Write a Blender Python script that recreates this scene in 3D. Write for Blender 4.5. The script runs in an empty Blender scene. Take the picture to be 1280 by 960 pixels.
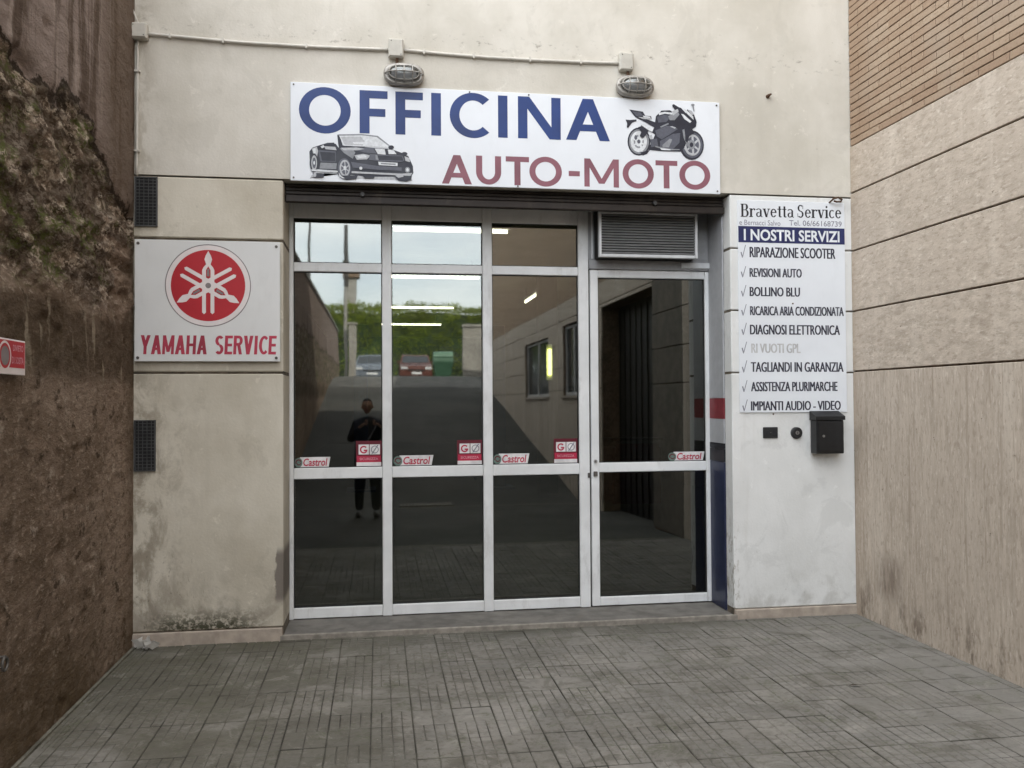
import bpy, bmesh, math, random
import numpy as np
from mathutils import Vector, Matrix, noise as mn
random.seed(7); rng = np.random.default_rng(7)
rad = math.radians
sc = bpy.context.scene
C = sc.collection

# ------------------------------------------------------------------ camera
CAM = (0.0, -5.8715, 1.55)
cd = bpy.data.cameras.new('camera'); cam = bpy.data.objects.new('camera', cd); C.objects.link(cam)
yaw, pitch, roll, FPX = .1528, .0204, -.006, 1084.07
fw = Vector((math.sin(yaw)*math.cos(pitch), math.cos(yaw)*math.cos(pitch), math.sin(pitch)))
rt = Vector((math.cos(yaw), -math.sin(yaw), 0)); up = rt.cross(fw)
r2 = math.cos(roll)*rt + math.sin(roll)*up; u2 = -math.sin(roll)*rt + math.cos(roll)*up
m = Matrix((r2, u2, -fw)).transposed().to_4x4(); m.translation = CAM
cam.matrix_world = m
cd.sensor_fit = 'HORIZONTAL'; cd.sensor_width = 36; cd.lens = 36*FPX/1280
cd.clip_start = .01; cd.clip_end = 2000
sc.camera = cam

# ------------------------------------------------------------------ light
SUN_EL, SUN_AZ = rad(38), rad(18)       # azimuth from +y towards +x: the sun stands behind the workshop
w = bpy.data.worlds.new('World'); sc.world = w; w.use_nodes = True
nt = w.node_tree; nt.nodes.clear()
N = nt.nodes.new; L = nt.links.new
out = N('ShaderNodeOutputWorld'); bg = N('ShaderNodeBackground'); bg.inputs[1].default_value = .15
sky = N('ShaderNodeTexSky'); sky.sky_type = 'NISHITA'; sky.sun_disc = False
sky.sun_elevation = SUN_EL; sky.sun_rotation = SUN_AZ; sky.air_density = 1.0; sky.dust_density = 2.5; sky.ozone_density = 1
tc = N('ShaderNodeTexCoord'); mp = N('ShaderNodeMapping'); mp.inputs['Scale'].default_value = (1, 1, 2.2)
cn = N('ShaderNodeTexNoise'); cn.inputs['Scale'].default_value = 2.2; cn.inputs['Detail'].default_value = 7; cn.inputs['Roughness'].default_value = .55
cr = N('ShaderNodeMapRange'); cr.inputs[1].default_value = .36; cr.inputs[2].default_value = .66; cr.inputs[3].default_value = .35; cr.inputs[4].default_value = .95
mx = N('ShaderNodeMix'); mx.data_type = 'RGBA'
L(tc.outputs['Generated'], mp.inputs[0]); L(mp.outputs[0], cn.inputs['Vector']); L(cn.outputs[0], cr.inputs[0])
L(cr.outputs[0], mx.inputs[0]); L(sky.outputs[0], mx.inputs[6]); mx.inputs[7].default_value = (9.5, 9.55, 9.4, 1)
L(mx.outputs[2], bg.inputs[0]); L(bg.outputs[0], out.inputs[0])
sd = bpy.data.lights.new('sun', 'SUN'); sd.energy = 3.0; sd.angle = rad(.5); sd.color = (1, .95, .87)
sun = bpy.data.objects.new('sun', sd); C.objects.link(sun)
sdir = Vector((math.sin(SUN_AZ)*math.cos(SUN_EL), math.cos(SUN_AZ)*math.cos(SUN_EL), math.sin(SUN_EL)))
sun.rotation_euler = sdir.to_track_quat('Z', 'Y').to_euler()
sun.location = (0, 30, 40)
sc.view_settings.view_transform = 'Standard'; sc.view_settings.look = 'None'
sc.view_settings.exposure = 1.99; sc.view_settings.gamma = 1
sc.render.engine = 'CYCLES'; sc.cycles.max_bounces = 10; sc.cycles.diffuse_bounces = 5; sc.cycles.transparent_max_bounces = 16

# ------------------------------------------------------------------ materials
MATS = {}
class NB:
    def __init__(s, name):
        s.m = bpy.data.materials.new(name); s.m.use_nodes = True; s.nt = s.m.node_tree; s.nt.nodes.clear()
        s.out = s.n('ShaderNodeOutputMaterial'); s.b = s.n('ShaderNodeBsdfPrincipled'); s.l(s.b.outputs[0], s.out.inputs[0])
        s.pos = s.n('ShaderNodeNewGeometry').outputs['Position']; MATS[name] = s.m
        sx = s.n('ShaderNodeSeparateXYZ'); s.l(s.pos, sx.inputs[0]); s.x, s.y, s.z = sx.outputs
    def n(s, t): return s.nt.nodes.new(t)
    def l(s, a, b): s.nt.links.new(a, b)
    def put(s, sock, v):
        if hasattr(v, 'links') or isinstance(v, bpy.types.NodeSocket): s.l(v, sock)
        else:
            if isinstance(v, (tuple, list)) and len(v) == 3 and sock.type == 'RGBA': v = (*v, 1)
            sock.default_value = v
    def noise(s, scale, detail=4, st=(1, 1, 1), rough=.55, dist=0, off=(0, 0, 0)):
        mp = s.n('ShaderNodeMapping'); mp.inputs['Scale'].default_value = st; mp.inputs['Location'].default_value = off
        s.l(s.pos, mp.inputs[0]); t = s.n('ShaderNodeTexNoise'); s.l(mp.outputs[0], t.inputs['Vector'])
        t.inputs['Scale'].default_value = scale; t.inputs['Detail'].default_value = detail
        t.inputs['Roughness'].default_value = rough; t.inputs['Distortion'].default_value = dist
        return t.outputs[0]
    def vor(s, scale, st=(1, 1, 1)):
        mp = s.n('ShaderNodeMapping'); mp.inputs['Scale'].default_value = st
        s.l(s.pos, mp.inputs[0]); t = s.n('ShaderNodeTexVoronoi'); s.l(mp.outputs[0], t.inputs['Vector']); t.inputs['Scale'].default_value = scale
        return t.outputs[0]
    def rng(s, v, a, b, lo=0, hi=1, smooth=True):
        r = s.n('ShaderNodeMapRange'); r.interpolation_type = 'SMOOTHSTEP' if smooth else 'LINEAR'
        s.put(r.inputs[0], v)
        if a > b: a, b, lo, hi = b, a, hi, lo
        r.inputs[1].default_value = a; r.inputs[2].default_value = b; r.inputs[3].default_value = lo; r.inputs[4].default_value = hi
        return r.outputs[0]
    def mix(s, f, a, b, mode='MIX'):
        mxn = s.n('ShaderNodeMix'); mxn.data_type = 'RGBA'; mxn.blend_type = mode
        s.put(mxn.inputs[0], f); s.put(mxn.inputs[6], a); s.put(mxn.inputs[7], b); return mxn.outputs[2]
    def math(s, op, a, b=0):
        t = s.n('ShaderNodeMath'); t.operation = op; s.put(t.inputs[0], a); s.put(t.inputs[1], b); return t.outputs[0]
    def mul(s, *a):
        r = a[0]
        for b in a[1:]: r = s.math('MULTIPLY', r, b)
        return r
    def rnd(s): return s.n('ShaderNodeObjectInfo').outputs['Random']
    def bump(s, h, strength=.3, dist=.01):
        b = s.n('ShaderNodeBump'); b.inputs['Strength'].default_value = strength; b.inputs['Distance'].default_value = dist
        s.put(b.inputs['Height'], h); s.l(b.outputs[0], s.b.inputs['Normal'])
    def fin(s, col, rough=.8, metal=0, spec=.4):
        s.put(s.b.inputs['Base Color'], col); s.put(s.b.inputs['Roughness'], rough); s.b.inputs['Metallic'].default_value = metal
        s.b.inputs['Specular IOR Level'].default_value = spec; return s.m

def simple(name, col, rough=.6, metal=0, var=.12, sc_=18, bump=.06, spec=.4, grime=0):
    """a plain paint or metal with a little uneven wear"""
    b = NB(name); n1 = b.noise(sc_, 5); n2 = b.noise(sc_*.17, 3)
    f = b.math('ADD', b.math('MULTIPLY', n1, .6), b.math('MULTIPLY', n2, .4))
    dk = tuple(c*(1-var*1.6) for c in col); lt = tuple(min(1, c*(1+var)) for c in col)
    c = b.mix(b.rng(f, .35, .65), dk, lt)
    if grime:
        g = b.rng(b.noise(9, 8, (1, 1, .35), .7), .52, .75, 0, grime)
        c = b.mix(g, c, (.16, .13, .10))
    b.bump(n1, bump, .004)
    return b.fin(c, b.rng(n2, .3, .7, max(.05, rough-.08), min(1, rough+.08)), metal, spec)

def plaster(name, base, light, dark, white=False):
    b = NB(name)
    n1 = b.noise(1.3, 5, (1, 1, 1), .6); n2 = b.noise(5, 6, (1, 1, .45), .62); n3 = b.noise(60, 3)
    c = b.mix(b.rng(n1, .34, .66), dark, light)
    c = b.mix(b.rng(n2, .42, .7, 0, .55), c, base)
    # faint run marks below the edges
    st = b.noise(7, 5, (1, 1, .07), .6, off=(3, 0, 0))
    c = b.mix(b.rng(st, .55, .8, 0, .28), c, (.40, .36, .30))
    # hairline crazing and small knocks
    pe = b.rng(b.noise(3.1, 8, (1, 1, .8), .70, .6, off=(7, 0, 3)), .54, .62, 0, .22 if name == 'wall_plaster' else .38); c = b.mix(pe, c, tuple(v*.86 for v in dark))
    sc_ = b.rng(b.noise(9, 8, (1, 1, 1), .72, .4, off=(1, 0, 8)), .60, .66, 0, .45); c = b.mix(sc_, c, tuple(v*1.12 for v in light))
    sp = b.rng(b.noise(22, 3, (1, 1, 1), .5, off=(9, 2, 1)), .70, .76, 0, .35)
    c = b.mix(sp, c, (.33, .29, .24))
    if not white:
        # grime in the corner by the retaining wall
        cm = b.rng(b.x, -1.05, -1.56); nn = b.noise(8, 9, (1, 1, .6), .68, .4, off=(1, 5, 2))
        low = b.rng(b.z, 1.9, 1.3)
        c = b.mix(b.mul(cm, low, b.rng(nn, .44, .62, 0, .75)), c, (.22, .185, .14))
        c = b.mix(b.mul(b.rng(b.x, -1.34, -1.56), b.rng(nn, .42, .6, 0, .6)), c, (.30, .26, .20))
        # grey-brown damp tide low on the pillar, black-green mould just over the skirting
        tide = b.rng(b.z, .62, .12); nd = b.noise(6, 8, (1, 1, .8), .66, .3, off=(4, 4, 4))
        c = b.mix(b.mul(tide, b.rng(nd, .40, .62, 0, .75)), c, (.29, .255, .205))
        mx_ = b.mul(b.rng(b.z, .26, .10), b.rng(b.x, -.66, -.95), b.rng(b.x, -1.56, -1.30))
        nm = b.noise(26, 8, (1, 1, 1.2), .75, off=(2, 2, 7))
        c = b.mix(b.mul(mx_, b.rng(nm, .42, .54, 0, .95)), c, (.042, .042, .022))
        ms = b.noise(40, 5, (1, 1, .5), .7, off=(6, 1, 3))
        c = b.mix(b.mul(b.rng(b.z, .9, .15), b.rng(b.x, -.9, -1.5), b.rng(ms, .58, .66, 0, .8)), c, (.09, .075, .05))
        # plaster broken off the corner of the pillar
        ch = b.mul(b.rng(b.math('ABSOLUTE', b.math('SUBTRACT', b.z, .42)), .20, .13), b.rng(b.math('ADD', b.x, b.math('MULTIPLY', b.noise(14, 4), .06)), -.645, -.632))
        c = b.mix(ch, c, (.20, .175, .15))
        # sooty marks along the cable above
        so = b.mul(b.rng(b.math('ABSOLUTE', b.math('SUBTRACT', b.z, 4.0)), .10, .02), b.rng(b.noise(15, 6, (1, 1, 1.5), .7, off=(8, 8, 1)), .55, .68, 0, .6))
        c = b.mix(so, c, (.17, .15, .12))
    else:
        lo = b.rng(b.z, .55, .08); nd = b.noise(7, 8, (1, 1, .8), .66, .3, off=(4, 4, 4))
        c = b.mix(b.mul(lo, b.rng(nd, .45, .65, 0, .55)), c, (.42, .41, .38))
        ed = b.mul(b.rng(b.x, 2.56, 2.49), b.rng(b.noise(30, 5, (1, 1, .5), .7), .52, .6, 0, .7), b.rng(b.z, .9, .3))
        c = b.mix(ed, c, (.28, .24, .19))
    h = b.math('ADD', b.math('MULTIPLY', n2, .7), b.math('MULTIPLY', n3, .3))
    b.bump(h, .38, .012)
    return b.fin(c, .88, 0, .25)
plaster('wall_plaster', (.58, .545, .478), (.65, .615, .55), (.51, .478, .412))
plaster('pillar_plaster', (.575, .53, .44), (.655, .61, .52), (.49, .445, .36))
plaster('white_plaster', (.70, .70, .685), (.75, .75, .735), (.64, .64, .62), True)

# retaining wall
b = NB('old_render')
n1 = b.noise(1.7, 8, (1, .55, .8), .62, .5); n2 = b.noise(17, 9, (1, .36, .62), .74); n3 = b.noise(6, 6, (1, .7, .14), .6); n4 = b.noise(52, 7, (1, .36, .7), .72)
# sound render: mid brown, mottled, faint runs, small dark losses
c = b.mix(b.rng(n1, .36, .64), (.165, .118, .083), (.285, .215, .165))
c = b.mix(b.rng(n3, .52, .70, 0, .3), c, (.34, .27, .215))
c = b.mix(b.rng(n2, .52, .62, 0, .65), c, (.095, .065, .042)); c = b.mix(b.rng(n2, .44, .36, 0, .5), c, (.33, .26, .205))
c = b.mix(b.rng(n4, .54, .64, 0, .6), c, (.38, .31, .245)); c = b.mix(b.rng(n4, .44, .36, 0, .55), c, (.085, .058, .038))
c = b.mix(b.mul(b.rng(b.noise(16, 8, (1, .45, .6), .74, off=(0, 4, 4)), .57, .63), .85), c, (.055, .037, .023))
c = b.mix(b.mul(b.rng(b.noise(12, 8, (1, .45, .6), .74, off=(0, 9, 1)), .60, .65), .6), c, (.42, .35, .285))
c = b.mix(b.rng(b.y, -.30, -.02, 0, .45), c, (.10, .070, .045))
edge = b.rng(b.math('ADD', b.y, b.math('MULTIPLY', n4, .12)), -1.0, -.25, 3.08, 2.78)
hz_ = b.math('ADD', b.z, b.math('ADD', b.math('MULTIPLY', b.math('SUBTRACT', n1, .5), .7), b.math('MULTIPLY', b.math('SUBTRACT', n2, .5), .25)))
# broken zone: rubble and mortar showing, with moss
rz = b.mul(b.rng(b.math('SUBTRACT', edge, hz_), -.02, .03), b.rng(hz_, 2.00, 2.22), b.rng(b.math('ADD', b.math('MULTIPLY', b.rng(b.y, -.50, -.30), b.rng(b.z, 2.62, 2.50)), b.math('MULTIPLY', n2, .5)), 1.15, .85))
v_ = b.vor(9, (1, .42, 1)); v2 = b.noise(15, 8, (1, .4, 1), .75, .6, off=(0, 2, 5))
rc = b.mix(b.rng(v2, .38, .60), (.055, .037, .024), (.27, .205, .155))
rc = b.mix(b.rng(n4, .49, .57, 0, .9), rc, (.50, .425, .34)); rc = b.mix(b.rng(v_, .32, .55, 0, .65), rc, (.045, .030, .020))
ms = b.mul(b.rng(b.noise(4.2, 8, (1, .5, 1), .70, off=(0, 7, 3)), .49, .60), b.rng(b.noise(40, 6, (1, .5, 1), .75, off=(0, 1, 2)), .44, .56))
rc = b.mix(b.math('MULTIPLY', ms, .9), rc, (.085, .105, .022))
c = b.mix(rz, c, rc)
# smooth greyer render above the break
up1 = b.mix(b.rng(b.noise(5, 6, (1, 1.4, .10), .6, off=(0, 2, 0)), .50, .64), (.265, .210, .185), (.110, .078, .060))
up1 = b.mix(b.rng(b.noise(9, 5, (1, 1.2, .08), .6, off=(0, 8, 0)), .58, .66, 0, .5), up1, (.40, .33, .29))
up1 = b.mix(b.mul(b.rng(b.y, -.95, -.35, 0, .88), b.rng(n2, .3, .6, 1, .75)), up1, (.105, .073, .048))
c = b.mix(b.rng(b.math('SUBTRACT', hz_, edge), .0, .03), c, up1)
lip = b.rng(b.math('ABSOLUTE', b.math('SUBTRACT', hz_, edge)), .035, .008)
c = b.mix(b.math('MULTIPLY', lip, .9), c, (.022, .014, .009))
# damp dark band with paler drips
zz = b.math('ADD', b.z, b.math('MULTIPLY', b.math('SUBTRACT', n1, .5), .45))
bd_ = b.rng(b.math('ABSOLUTE', b.math('SUBTRACT', zz, 1.86)), .24, .10)
c = b.mix(b.mul(bd_, b.rng(n2, .3, .62, .95, .6)), c, (.052, .034, .018))
pb = b.mul(bd_, b.rng(b.noise(6, 4, (1, 1.6, .35), .5, off=(0, 3, 0)), .57, .64))
c = b.mix(b.math('MULTIPLY', pb, .8), c, (.27, .225, .165))
low = b.rng(b.z, .60, .05, 0, .85)
c = b.mix(b.mul(low, b.rng(n1, .3, .6, 1, .45)), c, (.085, .057, .028))
c = b.mix(1.0, c, (1.28, 1.27, 1.25), 'MULTIPLY')
b.bump(b.math('ADD', n2, b.math('MULTIPLY', n4, .7)), 1.0, .04)
b.fin(c, .95, 0, .15)

# right hand wall: stone slabs and bricks
def stone(name, vertical):
    b = NB(name)
    st = (1, 1, .14) if vertical else (1, .55, 1.3)
    n1 = b.noise(1.4, 5, (1, 1, 1), .6); n2 = b.noise(30 if vertical else 16, 8, st, .68, .2); n3 = b.noise(70, 4, (1, 1, .3 if vertical else 1))
    a, d, e = (.58, .50, .415), (.41, .345, .28), (.51, .435, .36)
    c = b.mix(b.rng(n2, .34, .66), d, a)
    c = b.mix(b.rng(n1, .38, .66, 0, .7), c, e)
    c = b.mix(b.rng(b.rnd(), 0, 1, 0, .25, False), c, (.42, .36, .30))
    vs = b.noise(5, 5, (1, 1, .09), .55, off=(0, 6, 0))
    c = b.mix(b.rng(vs, .50, .70, 0, .55), c, (.66, .585, .50))
    c = b.mix(b.rng(b.noise(48 if vertical else 26, 7, (1, 1, .35) if vertical else (1, .6, 1.5), .72, off=(0, 3, 1)), .50, .64, 0, .6), c, (.32, .26, .205)); c = b.mix(b.rng(b.noise(60 if vertical else 30, 7, (1, 1, .25) if vertical else (1, .6, 1.5), .72, off=(0, 5, 1)), .54, .66, 0, .6), c, (.70, .635, .55))
    if vertical:
        c = b.mix(b.mul(b.rng(b.noise(34, 5, (1, 1, .03), .6, off=(0, 2, 0)), .57, .65), b.rng(n1, .3, .6, .1, .55)), c, (.31, .25, .195))
        tide = b.mul(b.rng(b.z, .45, .0), b.rng(b.noise(9, 7, (1, 1, .4), .7, off=(3, 1, 3)), .50, .64, 0, .8))
        c = b.mix(tide, c, (.15, .115, .085))
        spot = b.mul(b.rng(b.math('ABSOLUTE', b.math('SUBTRACT', b.z, .33)), .22, .05), b.rng(b.math('ABSOLUTE', b.math('ADD', b.y, .42)), .22, .05), b.rng(n2, .4, .6, .2, .8))
        c = b.mix(spot, c, (.20, .155, .12))
    c = b.mix(b.rng(b.y, -.16, 0, 0, .4), c, (.34, .27, .205))
    pit = b.rng(b.noise(30, 3, (1, 1, 1.4), .5, off=(0, 1, 5)), .72, .76)
    c = b.mix(b.math('MULTIPLY', pit, .7), c, (.17, .13, .1))
    b.bump(b.math('SUBTRACT', b.math('ADD', n2, b.math('MULTIPLY', n3, .3)), pit), .35, .01)
    return b.fin(c, .85, 0, .25)
stone('ribbed_stone', True); stone('flat_stone', False)
b = NB('brick_clay')
n1 = b.noise(60, 4, (1, 1, 1), .6); r = b.rnd()
c = b.mix(b.rng(r, 0, 1, 0, 1, False), (.33, .235, .165), (.41, .315, .23))
c = b.mix(b.rng(n1, .5, .7, 0, .6), c, (.25, .16, .10)); c = b.mix(b.rng(b.noise(2, 5), .5, .7, 0, .5), c, (.37, .30, .235)); c = b.mix(b.rng(b.y, -.5, 0, 0, .5), c, (.26, .17, .11))
b.bump(n1, .4, .006); b.fin(c, .9, 0, .2)
simple('brick_mortar', (.20, .14, .095), .95, var=.3, sc_=30, bump=.3)
b = NB('distant_brick')                       # brickwork too far away to tell the pieces apart
mp = b.n('ShaderNodeCombineXYZ'); b.l(b.y, mp.inputs[0]); b.l(b.z, mp.inputs[1])
br = b.n('ShaderNodeTexBrick'); b.l(mp.outputs[0], br.inputs[0]); br.inputs['Scale'].default_value = 1
br.inputs['Brick Width'].default_value = .25; br.inputs['Row Height'].default_value = .051; br.inputs['Mortar Size'].default_value = .005
br.inputs['Color1'].default_value = (.36, .245, .165, 1); br.inputs['Color2'].default_value = (.43, .31, .21, 1); br.inputs['Mortar'].default_value = (.17, .115, .075, 1)
b.fin(b.mix(b.rng(b.noise(.8, 4), .4, .7, 0, .4), br.outputs[0], (.28, .21, .15)), .9)

# ground
b = NB('tile_cement')
n1 = b.noise(1.6, 6, (1, 1, 1), .6, .3); n2 = b.noise(28, 5, (1, 1, 1), .65); r = b.rnd()
c = b.mix(b.rng(r, 0, 1, 0, 1, False), (.150, .140, .124), (.225, .210, .187))
c = b.mix(b.rng(n1, .36, .62, 0, .6), c, (.165, .158, .145))
c = b.mix(b.mul(b.rng(n2, .50, .66, 0, .75)), c, (.105, .096, .08))
c = b.mix(b.rng(b.noise(7, 7, (1, 1, 1), .7, .5, off=(2, 3, 0)), .50, .62, 0, .55), c, (.125, .115, .095))
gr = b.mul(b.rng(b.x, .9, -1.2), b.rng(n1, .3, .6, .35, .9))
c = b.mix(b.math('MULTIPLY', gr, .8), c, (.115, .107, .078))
big = b.noise(1.1, 5, (1, 1, 1), .6, .8, off=(3, 9, 0)); c = b.mix(b.rng(big, .50, .62, 0, .45), c, (.105, .098, .080)); c = b.mix(b.rng(big, .46, .36, 0, .45), c, (.27, .255, .23))
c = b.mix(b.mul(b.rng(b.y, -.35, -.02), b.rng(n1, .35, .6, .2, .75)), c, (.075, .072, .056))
rt_ = b.mul(b.rng(b.x, 1.6, 3.2), b.rng(n2, .35, .6, .5, .9))
c = b.mix(b.math('MULTIPLY', rt_, .55), c, (.23, .218, .20))
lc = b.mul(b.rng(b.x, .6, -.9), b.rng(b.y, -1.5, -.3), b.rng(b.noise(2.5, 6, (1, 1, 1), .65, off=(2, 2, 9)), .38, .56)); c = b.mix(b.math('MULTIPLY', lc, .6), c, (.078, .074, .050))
moss = b.mul(b.rng(b.noise(5, 7, (1, 1, 1), .7, off=(5, 2, 0)), .52, .64), b.rng(b.noise(45, 3), .40, .6))
c = b.mix(b.math('MULTIPLY', moss, .55), c, (.085, .092, .05))
pale = b.rng(b.noise(70, 3, (1, 1, 1), .6, off=(1, 1, 0)), .66, .72)
st2 = b.noise(4.5, 8, (1, 1, 1), .72, .8, off=(8, 3, 0)); c = b.mix(b.rng(st2, .52, .62, 0, .5), c, (.082, .075, .058)); c = b.mix(b.rng(st2, .44, .36, 0, .35), c, (.29, .275, .245))
c = b.mix(b.math('MULTIPLY', pale, .45), c, (.33, .31, .28))
b.bump(b.math('ADD', n2, b.math('MULTIPLY', b.noise(120, 3), .4)), .45, .006)
b.fin(c, b.rng(n1, .3, .7, .72, .9), 0, .3)
simple('groove_dirt', (.118, .110, .090), .95, var=.45, sc_=5, bump=.3)
simple('joint_dirt', (.052, .050, .038), .95, var=.35, sc_=25, bump=.3)
b = NB('yard_concrete')
n1 = b.noise(.8, 7, (1, 1, 1), .6, .3); n2 = b.noise(14, 6, (1, 1, 1), .65)
c = b.mix(b.rng(n1, .35, .65), (.048, .047, .042), (.075, .072, .065)); c = b.mix(b.rng(n2, .5, .7, 0, .5), c, (.038, .036, .032))
b.bump(n2, .4, .01); b.fin(c, .9, 0, .25)
simple('skylit_asphalt', (.125, .12, .11), .9, var=.3, sc_=3, bump=.2)  # paler than the yard: brighter skylight put into the colour
simple('concrete_pale', (.30, .28, .25), .9, var=.18, sc_=9, bump=.25, grime=.5)
simple('concrete_strip', (.15, .14, .11), .9, var=.25, sc_=20, bump=.3, grime=.6)
simple('groove_grey', (.17, .15, .125), .9, var=.3, grime=.3)
simple('groove_shade', (.15, .125, .095), .9, var=.3, grime=.3)
simple('skirting_stone', (.42, .355, .295), .75, var=.14, sc_=14, bump=.12, grime=.5)
simple('threshold_stone', (.155, .145, .130), .8, var=.2, sc_=10, bump=.15, grime=.35)
simple('threshold_edge', (.27, .245, .21), .8, var=.2, sc_=20, bump=.15, grime=.5)
# metals, paints, plastics
simple('white_frame', (.76, .77, .77), .42, var=.05, sc_=6, bump=.03, grime=.26)
simple('gasket', (.02, .02, .02), .7)
simple('louvre_grey', (.27, .27, .27), .5, .3, var=.06)
simple('louvre_frame', (.62, .63, .64), .45, var=.05)
simple('dark_void', (.02, .019, .017), .9)
simple('shutter_brown', (.038, .030, .026), .55, .3, var=.2, sc_=8, grime=.3)
simple('panel_grey', (.30, .30, .305), .5, var=.08, grime=.25)
simple('jamb_grey', (.42, .425, .44), .45, var=.05, grime=.15)
simple('jamb_red', (.25, .035, .045), .45, var=.08)
simple('jamb_blue', (.020, .027, .068), .4, var=.12, grime=.1)
simple('jamb_black', (.015, .015, .02), .5)
simple('sign_white', (.74, .765, .80), .38, var=.025, sc_=3, bump=.01, grime=.05)
simple('sign_white_old', (.70, .70, .69), .4, var=.03, sc_=3, bump=.01, grime=.08)
simple('letter_blue', (.014, .040, .165), .45, var=.15, sc_=4)
simple('letter_maroon', (.23, .090, .115), .5, var=.14, sc_=5)
simple('letter_red', (.44, .040, .075), .5, var=.2, sc_=6)
simple('emblem_red', (.44, .016, .026), .4, var=.06, sc_=5)
simple('emblem_white', (.76, .69, .68), .4, var=.03)
simple('ring_grey', (.22, .19, .19), .5)
simple('ink_dark', (.035, .035, .055), .5, var=.2)
simple('ink_black', (.018, .018, .022), .5)
simple('ink_faded', (.50, .50, .50), .5)
simple('ink_mid', (.22, .22, .26), .5)
simple('band_navy', (.022, .028, .105), .45)
for k, v in dict(print_a=(.02, .022, .035), print_b=(.09, .095, .12), print_c=(.24, .25, .27), print_d=(.45, .46, .48), print_e=(.66, .68, .70)).items(): simple(k, v, .45, var=.1, sc_=60, bump=0)
simple('sticker_red', (.45, .02, .06), .4); simple('sticker_dark', (.12, .008, .02), .4); simple('sticker_white', (.72, .70, .70), .4)
simple('sticker_green', (.13, .20, .17), .4); simple('sticker_pink', (.62, .28, .33), .4)
simple('screw_metal', (.12, .11, .10), .5, .6); simple('rust', (.09, .05, .03), .9)
simple('black_paint', (.012, .012, .013), .42, var=.2); simple('black_plastic', (.02, .02, .021), .5); simple('lock_metal', (.4, .4, .4), .35, .9)
simple('box_plastic', (.50, .475, .42), .6, var=.06, grime=.2); simple('conduit_plastic', (.56, .53, .475), .55, var=.06, grime=.2)
simple('lamp_metal', (.36, .34, .31), .5, .5, var=.15, grime=.4)
simple('grille_metal', (.075, .075, .075), .6, .3, var=.2); simple('grille_dark', (.025, .025, .026), .9)
simple('dark_slab_stone', (.15, .13, .105), .85, var=.2, sc_=7, bump=.2, grime=.4)
simple('pole_concrete', (.30, .285, .26), .9, var=.15); simple('pole_dark', (.05, .045, .04), .8)
simple('tyre', (.02, .02, .02), .85); simple('rim', (.4, .4, .42), .4, .8); simple('car_grey', (.16, .18, .21), .3, .3); simple('car_red', (.10, .035, .025), .3, .1)
simple('car_glass', (.02, .025, .03), .1, spec=.8); simple('plate_white', (.7, .7, .7), .5); simple('headlamp', (.6, .6, .6), .2)
simple('bin_green', (.03, .08, .045), .5, var=.15); simple('bin_lid', (.10, .18, .12), .5)
simple('skin', (.45, .27, .19), .55, var=.05, bump=.02); simple('hair_dark', (.02, .016, .013), .7); simple('jacket_dark', (.016, .017, .026), .85, var=.2)
simple('trousers_dark', (.013, .013, .017), .9, var=.2); simple('shoe_dark', (.015, .013, .012), .5); simple('strap_grey', (.2, .2, .22), .7)
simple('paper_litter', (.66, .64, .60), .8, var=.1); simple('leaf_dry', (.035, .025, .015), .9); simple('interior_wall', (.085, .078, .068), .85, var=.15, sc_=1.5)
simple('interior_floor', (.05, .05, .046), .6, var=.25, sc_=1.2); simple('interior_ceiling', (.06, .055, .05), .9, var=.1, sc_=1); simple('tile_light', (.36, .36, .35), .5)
simple('window_white', (.55, .55, .55), .5); simple('gate_dark', (.014, .013, .012), .6, var=.3); simple('roof_membrane', (.12, .12, .12), .9)
simple('lift_blue', (.03, .07, .16), .4); simple('tool_red', (.10, .012, .012), .4)
for nm, col in (('leaf_green', (.150, .185, .026)), ('leaf_core', (.018, .034, .009))):
    b = NB(nm); n1 = b.noise(.5, 5, (1, 1, 1), .6)
    c = b.mix(b.rng(n1, .35, .65), tuple(v*.55 for v in col), tuple(v*1.25 for v in col)); b.fin(c, .6, 0, .3)
    if nm == 'leaf_green':
        tr = b.n('ShaderNodeBsdfTranslucent'); b.put(tr.inputs[0], (.30, .36, .04)); ms_ = b.n('ShaderNodeMixShader'); ms_.inputs[0].default_value = .45
        b.l(b.b.outputs[0], ms_.inputs[1]); b.l(tr.outputs[0], ms_.inputs[2]); b.l(ms_.outputs[0], b.out.inputs[0])
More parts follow.
